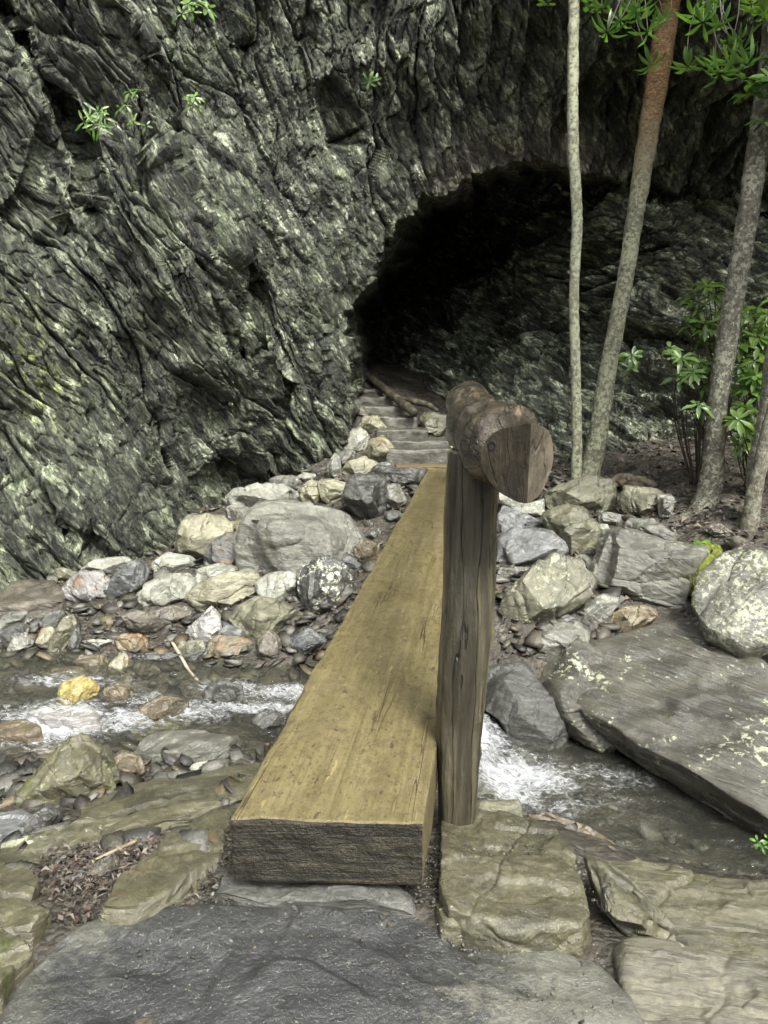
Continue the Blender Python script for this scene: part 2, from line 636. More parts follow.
t.l(nrm, fr.inputs['Normal'])
m1 = t.n('ShaderNodeMixShader')
t.l(fr.outputs[0], m1.inputs[0])
t.l(tr.outputs[0], m1.inputs[1])
t.l(gl.outputs[0], m1.inputs[2])
df = t.n('ShaderNodeBsdfPrincipled')
df.inputs['Base Color'].default_value = (.62, .64, .66, 1)
df.inputs['Roughness'].default_value = .35
t.l(t.bump(t.math('ADD', n1, n2), .8, .03), df.inputs['Normal'])
m2 = t.n('ShaderNodeMixShader')
t.l(fm, m2.inputs[0])
tb = t.n('ShaderNodeBsdfDiffuse')
tb.inputs['Color'].default_value = (.20, .205, .17, 1)
m0 = t.n('ShaderNodeMixShader')
m0.inputs[0].default_value = .07
t.l(m1.outputs[0], m0.inputs[1])
t.l(tb.outputs[0], m0.inputs[2])
t.l(m0.outputs[0], m2.inputs[1])
t.l(df.outputs[0], m2.inputs[2])
t.l(m2.outputs[0], t.out.inputs['Surface'])
water = link('stream_water', me, t.m)
tag(water, kind='structure')


# ------------------------------------------------------------------ cliff
def polydist(px, py, poly, closed=True):
    """signed distance in pixels, positive inside"""
    n = len(poly)
    d = np.full(px.shape, 1e9)
    ins = np.zeros(px.shape, bool)
    for i in range(n):
        x1, y1 = poly[i]
        x2, y2 = poly[(i + 1) % n]
        if i < n - 1 or closed:
            L = (x2 - x1) ** 2 + (y2 - y1) ** 2 + 1e-9
            tt = np.clip(((px - x1) * (x2 - x1) + (py - y1) * (y2 - y1)) / L, 0, 1)
            d = np.minimum(d, np.hypot(px - x1 - tt * (x2 - x1), py - y1 - tt * (y2 - y1)))
        if y1 != y2:
            c = ((y1 > py) != (y2 > py)) & (px < (x2 - x1) * (py - y1) / (y2 - y1) + x1)
            ins ^= c
    return np.where(ins, d, -d) if closed else d


def surf_normal(P3):
    du = np.gradient(P3, axis=1)
    dv = np.gradient(P3, axis=0)
    n = np.cross(du, dv)
    n /= np.linalg.norm(n, axis=2)[..., None] + 1e-9
    toc = CAM - P3
    s = np.sign((n * toc).sum(2))
    return n * s[..., None]


def strata(P3, theta, seed, amp=1.0):
    """layered, chipped schist: height field over a wall given by its points"""
    sh = P3.shape[:2]
    X = P3[..., 0].ravel()
    Z = P3[..., 2].ravel()
    Y = P3[..., 1].ravel()
    th = np.ravel(theta)
    Pn = P3.reshape(-1, 3)
    w1 = fbm(Pn, .9, 3, .5, seed)
    w2 = fbm(Pn, 3.1, 3, .5, seed + 5)
    Xr = X - X.mean()
    Zr = Z - Z.mean()
    s = Xr * np.cos(th) - Zr * np.sin(th) + .10 * w1
    tt = Xr * np.sin(th) + Zr * np.cos(th) + .035 * w2 + .10 * w1 + .35 * (Y - Y.mean())
    S3 = np.stack([s * .35, tt * 1.6, s * 0 + seed], 1)
    big = .30 * fbm(Pn, .55, 3, .5, seed + 9)
    h1, e1 = vtilt(s, tt, 2.4, .52, seed + 11)
    wob = .014 * fbm(Pn, 6, 3, .5, seed + 15)
    h2, e2 = vtilt(s + wob * 2, tt + wob * .5, .80, .20, seed + 21)
    wob2 = .006 * fbm(Pn, 16, 2, .55, seed + 17)
    h3, e3 = vtilt(s + wob2 * 2, tt + wob2 * .7, .28, .082, seed + 31)
    h4, e4 = vtilt(s + wob2, tt + wob2 * .7, .10, .034, seed + 41)
    fine = fbm(S3, 7, 4, .6, seed + 51)
    reg = .55 + .45 * sstep(fbm(Pn, .8, 2, .5, seed + 61), -.3, .4)
    h = big + .24 * h1 + reg * (.13 * h2 + .052 * h3 + .014 * h4) + .010 * fine + reg * .014 * ridged(S3, 5.5, 3, .6, seed + 71)
    crack = -.16 * np.exp(-(e1 / .045) ** 2) * reg - .075 * np.exp(-(e2 / .07) ** 2) * sstep(w2, -.3, .4) - .03 * np.exp(-(e3 / .09) ** 2)
    return (amp * (h + crack)).reshape(sh), s.reshape(sh), tt.reshape(sh), (h2.reshape(sh), big.reshape(sh))


def span(a, b, lo, hi, fine, coarse):
    return np.concatenate([np.arange(a, lo, coarse), np.arange(lo, hi, fine), np.arange(hi, b + coarse, coarse)])


LIP = [(336, 520), (343, 478), (347, 440), (352, 405), (349, 365), (345, 335), (347, 303), (362, 288), (375, 262), (394, 226), (421, 199), (450, 184), (477, 174), (509, 168),
       (545, 161), (575, 170), (600, 177), (645, 182), (700, 192), (740, 202), (768, 206), (900, 218), (1300, 237), (1700, 242), (1700, 1200), (330, 1200)]


def cliff_mat(name, theta, seed, pale=1.0):
    t = NT(name)
    v = t.coords('Object')
    vs = t.coords('Object', rot=(0, -theta, 0), scale=(1.2, 1.8, 3.4))     # long along the layers
    n1 = t.noise(v, 1.1, 8, .62, .5)
    n2 = t.noise(vs, 2.6, 10, .68, .8)
    n3 = t.noise(v, 38, 6, .7)
    n4 = t.noise(vs, 9, 8, .7, .5)
    c = t.ramp(n2, [(.30, (.013 * pale, .014 * pale, .011 * pale)), (.45, (.060 * pale, .067 * pale, .046 * pale)), (.56, (.165 * pale, .180 * pale, .128 * pale)), (.70, (.46 * pale, .49 * pale, .38 * pale))])
    c = t.mix(.8, c, t.ramp(n4, [(.28, .4), (.5, .95), (.72, 1.6)]), 'MULTIPLY')
    c = t.mix(.6, c, t.ramp(n3, [(.3, .5), (.5, 1), (.7, 1.6)]), 'MULTIPLY')
    # thin green film and pale lichen
    g = t.ramp(t.noise(v, 2.1, 8, .68, .8), [(.47, 0), (.62, .55)])
    c = t.mix(g, c, t.ramp(n3, [(.3, (.05, .064, .036)), (.7, (.19, .225, .135))]))
    g2 = t.math('MULTIPLY', t.ramp(t.noise(v, 11, 8, .7, .3), [(.57, 0), (.64, .8)]), t.ramp(n1, [(.45, 0), (.6, 1)]))
    c = t.mix(g2, c, (.36, .40, .30))
    br = t.attr('dry')  # paler dry rock under the lip, brightened to stand in for bounced light
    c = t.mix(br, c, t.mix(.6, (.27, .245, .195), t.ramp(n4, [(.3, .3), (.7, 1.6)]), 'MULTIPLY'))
    yl = t.math('MULTIPLY', t.attr('lichen'), t.ramp(t.noise(v, 9, 6, .6, .2), [(.5, 0), (.56, 1)]))
    c = t.mix(t.math('MULTIPLY', yl, .75), c, (.34, .38, .15))
    r = t.ramp(t.noise(vs, 4, 6, .6), [(.36, .25), (.6, .55)])
    cv1, cd1 = t.voro(vs, 3.2, 'F1', 'Value', .10)
    cv2, cd2 = t.voro(vs, 9.5, 'F1', 'Value', .05)
    c = t.mix(.85, c, t.ramp(cv1, [(.0, .22), (.55, .9), (1.0, 2.3)]), 'MULTIPLY')
    c = t.mix(.7, c, t.ramp(cv2, [(.0, .3), (.55, .95), (1.0, 2.0)]), 'MULTIPLY')
    # dark joints between the plates, crevice shade painted into the colour
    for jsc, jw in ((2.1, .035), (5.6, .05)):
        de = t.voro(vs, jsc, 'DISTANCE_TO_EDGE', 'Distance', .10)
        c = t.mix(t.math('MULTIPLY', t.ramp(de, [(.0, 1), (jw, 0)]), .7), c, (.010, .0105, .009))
    hh = t.math('ADD', t.math('MULTIPLY', t.noise(vs, 7, 12, .72, .5), .8), t.math('MULTIPLY', t.noise(v, 46, 8, .72), .3))
    hh = t.math('ADD', hh, t.math('MULTIPLY', t.math('SUBTRACT', cv1, cd1), .5))
    hh = t.math('ADD', hh, t.math('MULTIPLY', t.math('SUBTRACT', cv2, cd2), .3))
    p = t.principled(c, r, t.bump(hh, 1.0, .06), .3)
    p.inputs['Coat Weight'].default_value = .6
    p.inputs['Coat Roughness'].default_value = .13
    p.inputs['Coat IOR'].default_value = 1.5
    t.l(t.bump(t.math('ADD', hh, t.noise(vs, 14, 8, .7, .3)), 1.0, .07), p.inputs['Coat Normal'])
    return t.m


def build_front():
    U = span(-700, 1500, -12, 780, 1.3, 9)
    V = span(-480, 760, -12, 612, 1.3, 9)
    UU, VV = np.meshgrid(U, V)
    cp = [(0, 590, 6.25), (0, 450, 6.9), (190, 522, 7.45), (0, 300, 7.3), (0, 150, 7.6), (0, 0, 7.8), (120, 560, 6.75), (120, 450, 7.3), (120, 300, 7.6), (120, 150, 7.9), (120, 0, 8.0), (250, 480, 8.3), (250, 400, 8.35),
          (200, 240, 7.7), (250, 300, 8.2), (250, 150, 8.4), (250, 0, 8.3), (345, 460, 9.25), (350, 400, 9.0), (350, 330, 9.1), (350, 200, 8.9), (350, 100, 8.7), (350, 0, 8.5), (440, 190, 9.3), (440, 100, 8.85), (440, 0, 8.3),
          (540, 165, 9.65), (540, 80, 9.1), (540, 0, 8.35), (650, 180, 9.75), (650, 90, 9.1), (650, 0, 8.15), (768, 200, 9.7), (768, 100, 8.8), (768, 0, 7.8), (1000, 220, 9.5), (1000, 0, 7.8), (1300, 240, 9), (1300, 0, 7.2),
          (-400, 600, 5.8), (-400, 0, 7), (-700, 300, 5), (0, -400, 8.6), (384, -400, 8.2), (768, -400, 7.3), (1300, -400, 7.0), (345, 700, 9.2), (0, 700, 6.1), (1500, 100, 6.5)]
    cp = np.array(cp, float)
    D = TPS(cp[:, :2], cp[:, 2], 2e-3)(UU, VV)
    D = np.clip(D, 4.5, 12)
    # clefts
    for poly, w, dep in [([(0, 12), (30, 60), (72, 125), (97, 210)], 9, .35), ([(120, 12), (150, 62)], 8, .3), ([(238, 262), (262, 330), (285, 400), (260, 470)], 16, .22), ([(330, 95), (352, 200), (345, 290)], 12, .22),
                         ([(205, 270), (225, 330), (240, 360)], 6, .16), ([(0, 470), (60, 520), (110, 560)], 8, .16), ([(235, 484), (300, 478), (345, 476)], 14, .4), ([(60, 110), (30, 200), (0, 230)], 10, .15), ([(160, 150), (250, 270)], 5, .1)]:
        d = polydist(UU, VV, poly, closed=False)
        D = D + dep * np.exp(-(d / w) ** 2)
    P3 = at_depth(UU, VV, D)
    wig = 8 * pn(np.stack([UU.ravel(), VV.ravel(), UU.ravel() * 0], 1), 1 / 26.0, 3) + 5 * pn(np.stack([UU.ravel(), VV.ravel(), UU.ravel() * 0], 1), 1 / 9.0, 4)
    sd = polydist(UU, VV, LIP) + wig.reshape(UU.shape)
    k = 9.0
    sp = np.maximum(sd, 0)
    curl = .012 * sp + (sp / k) ** 1.6 
    ha = strata(P3, np.full(UU.shape, math.radians(53)), 100, 1.0)[0]
    hb = strata(P3, np.full(UU.shape, math.radians(74)), 100, 1.0)[0]
    wb = sstep(UU - .25 * VV, 130, 330)
    h = ha * (1 - wb) + hb * wb
    N = surf_normal(P3)
    h = h * (1 - .45 * np.exp(-(sd / 35) ** 2))
    P3 = P3 + N * h[..., None]
    d = P3 - CAM
    P3 = CAM + d * (1 + curl / d[..., 1])[..., None]
    m = (sd < 85)
    fm = m[:-1, :-1] & m[1:, 1:] & m[:-1, 1:] & m[1:, :-1]
    f = grid_faces(len(V), len(U), fm)
    dry = np.clip(sstep(sd, -55, -12) * sstep(UU, 410, 450) * (1 - sstep(UU, 560, 660)), 0, 1) * .7  # mask of the lip's underside, where bounced light is put into the colour
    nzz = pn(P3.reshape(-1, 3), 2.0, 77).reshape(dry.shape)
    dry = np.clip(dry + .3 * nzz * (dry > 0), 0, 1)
    lich = np.exp(-((UU - 15) / 40) ** 2 - ((VV - 355) / 45) ** 2) + .6 * np.exp(-((UU - 40) / 40) ** 2 - ((VV - 400) / 40) ** 2)
    verts, f, dry, lich = compact(P3.reshape(-1, 3), f, dry.ravel(), lich.ravel())
    me = mesh_from('rock_cliff', verts, f)
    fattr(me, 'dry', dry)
    fattr(me, 'lichen', lich)
    me.set_sharp_from_angle(angle=math.radians(28))
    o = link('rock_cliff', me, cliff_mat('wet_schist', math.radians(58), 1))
    tag(o, 'huge dark wet layered cliff arching over the cave mouth, rising from the left bank', 'cliff')


def build_back():
    U = span(150, 1600, 330, 790, 1.3, 9)
    V = span(-250, 700, 140, 520, 1.3, 9)
    UU, VV = np.meshgrid(U, V)
    cp = [(355, 400, 14.5), (380, 250, 17), (450, 200, 17), (450, 300, 15), (420, 360, 14), (450, 400, 12), (500, 300, 13), (560, 200, 11.8), (605, 190, 10.4), (560, 400, 9.9), (520, 450, 9.3), (480, 440, 10.1), (600, 300, 10.4),
          (640, 215, 10.1), (700, 240, 9.95), (768, 240, 9.8), (640, 350, 9.75), (700, 350, 9.5), (640, 440, 9.0), (700, 440, 8.9), (768, 400, 8.9), (768, 480, 8.4), (700, 480, 8.6), (640, 480, 8.5), (900, 350, 9), (1200, 350, 8), (1500, 350, 7),
          (900, 150, 10.5), (1200, 100, 10), (1600, 100, 9), (300, 300, 16), (200, 300, 16), (300, 0, 17), (600, 0, 15), (200, 500, 14), (400, 600, 11.5), (768, 650, 8), (1500, 600, 6.6), (900, -200, 13), (200, -200, 17), (650, 250, 10.05), (600, 470, 8.75)]
    cp = np.array(cp, float)
    D = np.clip(TPS(cp[:, :2], cp[:, 2], 2e-3)(UU, VV), 6, 18)
    for poly, w, dep in [([(585, 180), (590, 230), (575, 290)], 8, .4), ([(575, 185), (640, 190), (700, 200)], 4, .2), ([(600, 200), (660, 215), (720, 260)], 5, .2), ([(640, 300), (768, 330)], 5, .15), ([(480, 215), (490, 230)], 5, .3)]:
        d = polydist(UU, VV, poly, closed=False)
        D = D + dep * np.exp(-(d / w) ** 2)
    P3 = at_depth(UU, VV, D)
    theta = np.radians(28 + 0 * UU)
    h, s, tt, _ = strata(P3, theta, 300, 1.7)
    P3 = P3 + surf_normal(P3) * h[..., None]
    me = mesh_from('cave_wall', P3.reshape(-1, 3), grid_faces(len(V), len(U)))
    z = np.zeros(len(me.vertices))
    me.set_sharp_from_angle(angle=math.radians(28))
    fattr(me, 'dry', z)
    fattr(me, 'lichen', z)
    o = link('cave_wall', me, cliff_mat('cave_schist', math.radians(28), 2, 1.85))  # colour lifted to stand in for light missing under the overhang
    tag(o, 'shadowed rear rock wall inside and right of the cave mouth, layers sloping down right', 'rock wall')


build_front()
build_back()
# ------------------------------------------------------------------ stones
ICO = {}


def ico(level):
    if level not in ICO:
        bm = bmesh.new()
        bmesh.ops.create_icosphere(bm, subdivisions=level, radius=1.0)
        v = np.array([q.co[:] for q in bm.verts])
        f = np.array([[w.index for w in q.verts] for q in bm.faces], np.int64)
        bm.free()
        ICO[level] = (v, f)
    return ICO[level]


def star_radius(poly2, th):
    """distance from the origin to the outline in each direction"""
    R = np.zeros(th.shape)
    c, s = np.cos(th), np.sin(th)
    n = len(poly2)
    for i in range(n):
        x1, y1 = poly2[i]
        x2, y2 = poly2[(i + 1) % n]
        ex, ey = x2 - x1, y2 - y1
        den = c * ey - s * ex
        den = np.where(np.abs(den) < 1e-9, 1e-9, den)
        r = (x1 * ey - y1 * ex) / den
        u = (x1 * s - y1 * c) / den
        ok = (r > 0) & (u >= -1e-6) & (u <= 1 + 1e-6)
        R = np.where(ok, np.maximum(R, r), R)
    # fill any gaps
    bad = R <= 0
    if bad.any():
        R[bad] = np.median(R[~bad])
    return R


CROPS = {'a': (180, 460, 3.2), 'b': (490, 460, 2.763), 'c': (0, 560, 3.491), 'd': (0, 680, 2.648), 'e': (384, 520, 2.0), 'f': (384, 724, 2.0), 'g': (0, 724, 2.0),
         'h': (330, 350, 5.486), 'i': (0, 520, 2.0), 'j': (384, 280, 2.0), 'k': (440, 380, 5.486), 'l': (0, 280, 2.0), 'p': (0, 0, 1.0)}


def centroid(poly):
    p = np.asarray(poly, float)
    x, y = p[:, 0], p[:, 1]
    x2, y2 = np.roll(x, -1), np.roll(y, -1)
    cr = x * y2 - x2 * y
    A = cr.sum() / 2
    return np.array([((x + x2) * cr).sum() / (6 * A), ((y + y2) * cr).sum() / (6 * A)])


def hit_ground(px, py):
    ys = np.arange(1.3, 13, .015)
    q = at_depth(np.full(ys.shape, px), np.full(ys.shape, py), ys)
    below = q[:, 2] < tz(q[:, 0], q[:, 1])
    i = int(np.argmax(below)) if below.any() else len(ys) - 1
    return q[i]


N_ROCK = [0]


def finish_rock(name, V, f, col, label, cat, origin, seed, size, **mk):
    me = mesh_from(name, V - origin, f)
    me.set_sharp_from_angle(angle=math.radians(55 if 'slab' in cat else 30))
    o = link(name, me, rock_mat(col, seed, **mk), None, origin)
    tag(o, label, cat)
    return o


def rough_up(V, f, size, seed, amt=1.0, axis=None):
    """noise on a body: lumps, layers along an axis, fine grain"""
    e1 = V[f[:, 1]] - V[f[:, 0]]
    e2 = V[f[:, 2]] - V[f[:, 0]]
    fn = np.cross(e1, e2)
    N = np.zeros_like(V)
    for k in range(3):
        np.add.at(N, f[:, k], fn)
    N /= np.linalg.norm(N, axis=1)[:, None] + 1e-12
    Q = V / size
    rs = np.random.default_rng(seed)
    ax = np.array(axis if axis is not None else rs.normal(size=3), float)
    ax /= np.linalg.norm(ax)
    lay = Q + np.outer(Q @ ax, ax) * 4.0
    h = .010 * fbm(Q, 1.6, 3, .5, seed % 91) + .009 * ridged(lay, 1.5, 3, .55, seed % 83) + .010 * fbm(Q, 7, 3, .6, seed % 71)
    # flat breaks
    s = Q @ ax
    o1 = np.cross(ax, [.3, .5, .8])
    o1 /= np.linalg.norm(o1)
    vt, ed = vtilt(Q @ o1 + .08 * pn(Q, 3, seed % 50), s + .05 * pn(Q, 4, seed % 47), .55, .22 if axis is None else .6, seed % 60)
    h = h + .036 * vt - .012 * np.exp(-(ed / .05) ** 2)
    return V + N * (h * size * amt)[:, None]


def boulder(name, crop, outline, col, label, cat='boulder', front=.55, back=.5, n=3.4, facets=7, base=None, push=.28, amt=1.0, top=.55, grow=1.17, **mk):
    N_ROCK[0] += 1
    seed = 1000 + N_ROCK[0] * 13
    x0, y0, sc = CROPS[crop]
    pp = np.array([(x0 + a / sc, y0 + b / sc) for a, b in outline])
    c2 = centroid(pp)
    pp = c2 + (pp - c2) * grow
    w, h = np.ptp(pp[:, 0]), np.ptp(pp[:, 1])
    if base is None:
        g = hit_ground(c2[0], pp[:, 1].max() - .10 * h)
    else:
        g = base
    rd = ray(c2[0], c2[1])
    zc_g = (g - CAM) @ FWD
    mpx = zc_g / F
    bs = min(w, h) * mpx
    zc = zc_g + push * front * bs
    cen = CAM + rd * zc
    wv = -rd / np.linalg.norm(rd)
    rv = np.cross(np.array([0, 0, 1.0]), wv)
    rv /= np.linalg.norm(rv)
    up0 = np.cross(wv, rv)
    wl = wv
    D = ray(pp[:, 0], pp[:, 1])
    tpl = ((cen - CAM) @ wl) / (D @ wl)
    Q = CAM + D * tpl[:, None] - cen
    poly2 = np.stack([Q @ rv, Q @ up0], 1)
    lvl = 4 if max(w, h) < 26 else (5 if max(w, h) < 90 else 6)
    v, f = ico(lvl)
    rxy = np.hypot(v[:, 0], v[:, 1])
    m = (rxy ** n + np.abs(v[:, 2]) ** n) ** (1 / n)
    q = v / m[:, None]
    th = np.arctan2(v[:, 1], v[:, 0])
    R = star_radius(poly2, th)
    rr = np.hypot(q[:, 0], q[:, 1])
    X = np.cos(th) * R * rr
    Y = np.sin(th) * R * rr
    Zf = np.where(q[:, 2] > 0, q[:, 2] * front * bs, q[:, 2] * back * bs)
    V = X[:, None] * rv + Y[:, None] * up0 + Zf[:, None] * wl
    rs = np.random.default_rng(seed)
    # flat broken faces: one top, one front, several at random
    planes = [(np.array([rs.normal() * .16, -.16 + rs.normal() * .08, 1.0]), top), (np.array([rs.normal() * .35, -1.0, .1 + rs.normal() * .2]), .72)]
    for k in range(facets * 2):
        nn = wl * rs.uniform(.3, 1.0) + rv * rs.normal() * .9 + up0 * rs.normal() * .7
        planes.append((nn, rs.uniform(.58, .86)))
    for nn, fr in planes:
        nn = nn / np.linalg.norm(nn)
        s = V @ nn
        lim = s.max() * fr
        # only press where the face looks towards the front, so the outline stays
        over = np.maximum(s - lim, 0) * (0.35 + .65 * sstep(q[:, 2], -.05, .35))
        V = V - over[:, None] * nn * .98
    size = max(.06, math.sqrt(w * h) * mpx)
    V = rough_up(V, f, size, seed, amt)
    mk.setdefault('scale', min(2.5, max(.6, .45 / size)))
    org = cen + np.array([0, 0, (V[:, 2].min())])
    return finish_rock(name, V + cen, f, col, label, cat, org, seed, size, **mk)


def slab(name, crop, outline, plane, thick, col, label, cat='slab', n=26, taper=.05, amt=.6, lvl=None, ledge=.016, **mk):
    """plane: three (pixel x, pixel y, height) points that its upper face passes through"""
    N_ROCK[0] += 1
    seed = 1000 + N_ROCK[0] * 13
    x0, y0, sc = CROPS[crop]
    pp = np.array([(x0 + a / sc, y0 + b / sc) for a, b in outline])
    A, B, Cc = [at_z(*p) for p in plane]
    nn = np.cross(B - A, Cc - A)
    nn /= np.linalg.norm(nn)
    if nn[2] < 0:
        nn = -nn
    D = ray(pp[:, 0], pp[:, 1])
    tpl = ((A - CAM) @ nn) / (D @ nn)
    Q = CAM + D * tpl[:, None]
    xa = np.cross(np.array([0, 1.0, 0]), nn)
    xa /= np.linalg.norm(xa)
    ya = np.cross(nn, xa)
    p2 = np.stack([(Q - A) @ xa, (Q - A) @ ya], 1)
    c2 = centroid(p2)
    cen = A + c2[0] * xa + c2[1] * ya
    poly2 = p2 - c2
    w, h = np.ptp(poly2[:, 0]), np.ptp(poly2[:, 1])
    size = math.sqrt(w * h)
    if lvl is None:
        lvl = 5 if size < .7 else 6
    v, f = ico(lvl)
    rxy = np.hypot(v[:, 0], v[:, 1])
    m = (rxy ** n + np.abs(v[:, 2]) ** n) ** (1 / n)
    q = v / m[:, None]
    th = np.arctan2(v[:, 1], v[:, 0])
    R = star_radius(poly2, th)
    rr = np.hypot(q[:, 0], q[:, 1])
    k = 1 + taper * (1 - q[:, 2]) * .5
    X = np.cos(th) * R * rr * k
    Y = np.sin(th) * R * rr * k
    Z = (q[:, 2] - 1) * .5 * thick
    V = X[:, None] * xa + Y[:, None] * ya + Z[:, None] * nn
    V = rough_up(V, f, size, seed, amt, axis=nn)
    # split layers: the upper face breaks off in low ledges
    U3 = np.stack([V @ xa, V @ ya, 0 * V[:, 0] + seed], 1)
    tr = fbm(U3 * np.array([1.0, 1.7, 1]), 1.3 / max(size, .4), 3, .4, seed % 77) * 2.2
    fl = np.floor(tr)
    tr = fl + .35 * (tr - fl) + .65 * sstep(tr - fl, .88, 1.0)
    V = V + nn * (np.clip(tr, -3, 2) * ledge * sstep(q[:, 2], .2, .9))[:, None]
    mk.setdefault('scale', min(2.0, max(.5, .5 / size)))
    org = cen - nn * thick
    return finish_rock(name, V + cen, f, col, label, cat, org, seed, size, **mk)


B, S = boulder, slab
# ---- foreground slabs
S('stone_slab', 'p', [(-30, 1110), (2, 1010), (22, 972), (55, 942), (85, 922), (130, 908), (220, 904), (330, 907), (412, 905), (455, 914), (540, 930), (600, 958), (632, 990), (650, 1030), (660, 1110)],
  [(100, 960, -.265), (500, 960, -.285), (300, 1024, -.265)], .16, 'greengrey', 'broad dark wet stone slab lying flat at the foot of the bridge, green at its edges', amt=.25, lvl=7, n=34, rough=(.25, .5), film=(-.12, .56), specks=.8, lay=1.0)
S('flat_stone', 'p', [(216, 886), (224, 872), (300, 869), (384, 874), (412, 890), (413, 905), (340, 903), (260, 898)], [(250, 880, -.235), (400, 880, -.24), (300, 900, -.245)], .09, 'dark', 'narrow blue grey slate strip set against the end of the bridge beam', 'stone', amt=.45, wet=.3, rough=(.35, .55))
S('stone_slab', 'f', [(110, 330), (113, 170), (150, 156), (205, 153), (290, 188), (345, 213), (380, 250), (390, 300), (417, 380), (400, 408), (330, 402), (250, 405), (180, 385), (128, 372)],
  [(450, 820, -.25), (560, 900, -.25), (450, 900, -.22)], .32, 'oliveD', 'rough tan wet slab beside the foot of the handrail post', amt=.7, lvl=7, rough=(.2, .42), specks=.6, lay=1.2)
S('stone_slab', 'f', [(412, 272), (435, 262), (560, 266), (700, 302), (790, 325), (860, 380), (860, 520), (768, 492), (660, 447), (600, 420), (560, 395), (500, 330), (450, 295)],
  [(640, 860, -.45), (760, 890, -.42), (700, 940, -.38)], .4, 'oliveD', 'ridged green grey slab on the right bank below the pool', amt=.9, lvl=7, rough=(.16, .38), moss=.12, grain=.35)
B('boulder', 'f', [(405, 275), (440, 285), (495, 325), (555, 390), (600, 425), (560, 440), (500, 432), (448, 372), (420, 315)], 'oliveD', 'narrow olive stone face wedged between the tan slab and ridged slab', push=.3, front=.3, back=.8, amt=.8)
S('stone_slab', 'f', [(465, 448), (500, 440), (640, 457), (768, 492), (850, 520), (850, 660), (700, 690), (545, 660), (510, 580), (488, 535)], [(650, 960, -.33), (760, 985, -.31), (680, 1020, -.29)], .3, 'dusty', 'pale tan slab with rippled surface in the bottom right corner', amt=.8, lvl=7, rough=(.22, .5), grain=.25)
S('stone_slab', 'g', [(203, 348), (236, 302), (330, 228), (440, 160), (480, 154), (452, 205), (446, 262), (390, 290), (320, 335), (258, 352)], [(130, 890, -.22), (225, 805, -.40), (200, 870, -.25)], .2, 'oliveD', 'long olive tilted slab left of the near end of the bridge', amt=.8, n=34, moss=.12, rust=.15)
S('stone_slab', 'g', [(-60, 265), (0, 238), (90, 212), (170, 188), (300, 150), (380, 130), (430, 119), (446, 148), (380, 172), (270, 200), (160, 240), (60, 268), (0, 290), (-60, 305)], [(20, 850, -.44), (200, 800, -.46), (120, 835, -.43)], .34, 'oliveD', 'long grey green ridge slab running to the left picture edge', amt=.9, n=34, taper=0, lichen=.15)
S('stone_slab', 'g', [(150, 180), (165, 158), (230, 128), (300, 104), (420, 84), (525, 70), (518, 108), (480, 142), (445, 150), (380, 140), (300, 160), (230, 180), (165, 195)], [(100, 810, -.58), (250, 765, -.63), (200, 800, -.56)], .28, 'oliveD', 'broad wet greenish slab on the near bank reaching under the bridge', amt=.8, n=34, moss=.1, rough=(.2, .42))
B('stone', 'g', [(180, 303), (195, 280), (225, 258), (246, 288), (215, 312), (186, 312)], 'brown', 'small brown stone with a pale streak lying in the bark litter', 'stone')
B('stone', 'g', [(140, 308), (160, 293), (190, 300), (185, 318), (150, 322)], 'dark', 'dark little stone next to the brown stone in bark litter', 'stone')
S('flat_stone', 'g', [(-30, 280), (10, 275), (50, 285), (82, 312), (62, 345), (20, 348), (-30, 340)], [(0, 870, -.36), (30, 885, -.33), (10, 895, -.32)], .15, 'oliveD', 'olive flat stone above the bark litter at the left edge', 'stone', moss=.1)
S('flat_stone', 'g', [(-30, 352), (40, 350), (105, 372), (62, 405), (10, 410), (-30, 400)], [(0, 905, -.31), (40, 915, -.29), (10, 925, -.28)], .15, 'oliveD', 'mossy flat stone at left edge between litter and big slab', 'stone', moss=.4)
S('flat_stone', 'g', [(-40, 402), (10, 405), (45, 425), (65, 448), (30, 475), (0, 522), (-40, 530)], [(0, 930, -.27), (25, 945, -.26), (5, 965, -.25)], .15, 'oliveD', 'tan rounded slab at left edge touching the big dark slab', 'stone', moss=.2)
S('flat_stone', 'g', [(-30, 185), (0, 178), (40, 170), (68, 184), (42, 208), (0, 228), (-30, 240)], [(5, 815, -.56), (30, 812, -.56), (10, 830, -.54)], .14, 'blue', 'flat blue grey stone at left edge below the mossy boulder', 'stone')
B('stone', 'g', [(28, 215), (90, 170), (118, 180), (92, 205), (50, 226)], 'dark', 'thin dark shard between the mossy boulder and ridge slab', 'stone', front=.4)
B('boulder', 'd', [(52, 312), (65, 285), (130, 225), (183, 160), (210, 152), (237, 165), (267, 200), (292, 255), (292, 292), (240, 302), (190, 347), (120, 332), (70, 328)], 'oliveD', 'moss covered pyramid shaped boulder beside the stream on the near bank', moss=.6, front=.7, back=.6, n=2.0, facets=4, lichen=.2, push=.5)
S('flat_stone', 'd', [(355, 176), (375, 150), (420, 135), (520, 131), (632, 138), (605, 163), (560, 182), (540, 190), (470, 188), (400, 190)], [(150, 740, -.74), (230, 735, -.72), (190, 748, -.72)], .085, 'greengrey', 'wedge shaped grey flat stone in the rushing water left of the bridge', 'stone', amt=.7)
B('stone', 'd', [(445, 210), (460, 200), (480, 205), (478, 217), (455, 219)], 'pale', 'small white pebble on the near bank, smaller of two', 'pebble')
B('stone', 'd', [(495, 238), (515, 222), (545, 216), (550, 230), (520, 242)], 'pale', 'white grey pebble on the near bank, longer of two', 'pebble')
S('flat_stone', 'd', [(72, 90), (150, 78), (230, 60), (256, 74), (258, 96), (200, 108), (120, 111)], [(40, 717, -.80), (90, 708, -.78), (60, 720, -.79)], .10, 'purple', 'pale purple flat stone with dark stripes in the stream', 'stone', band=1.0)
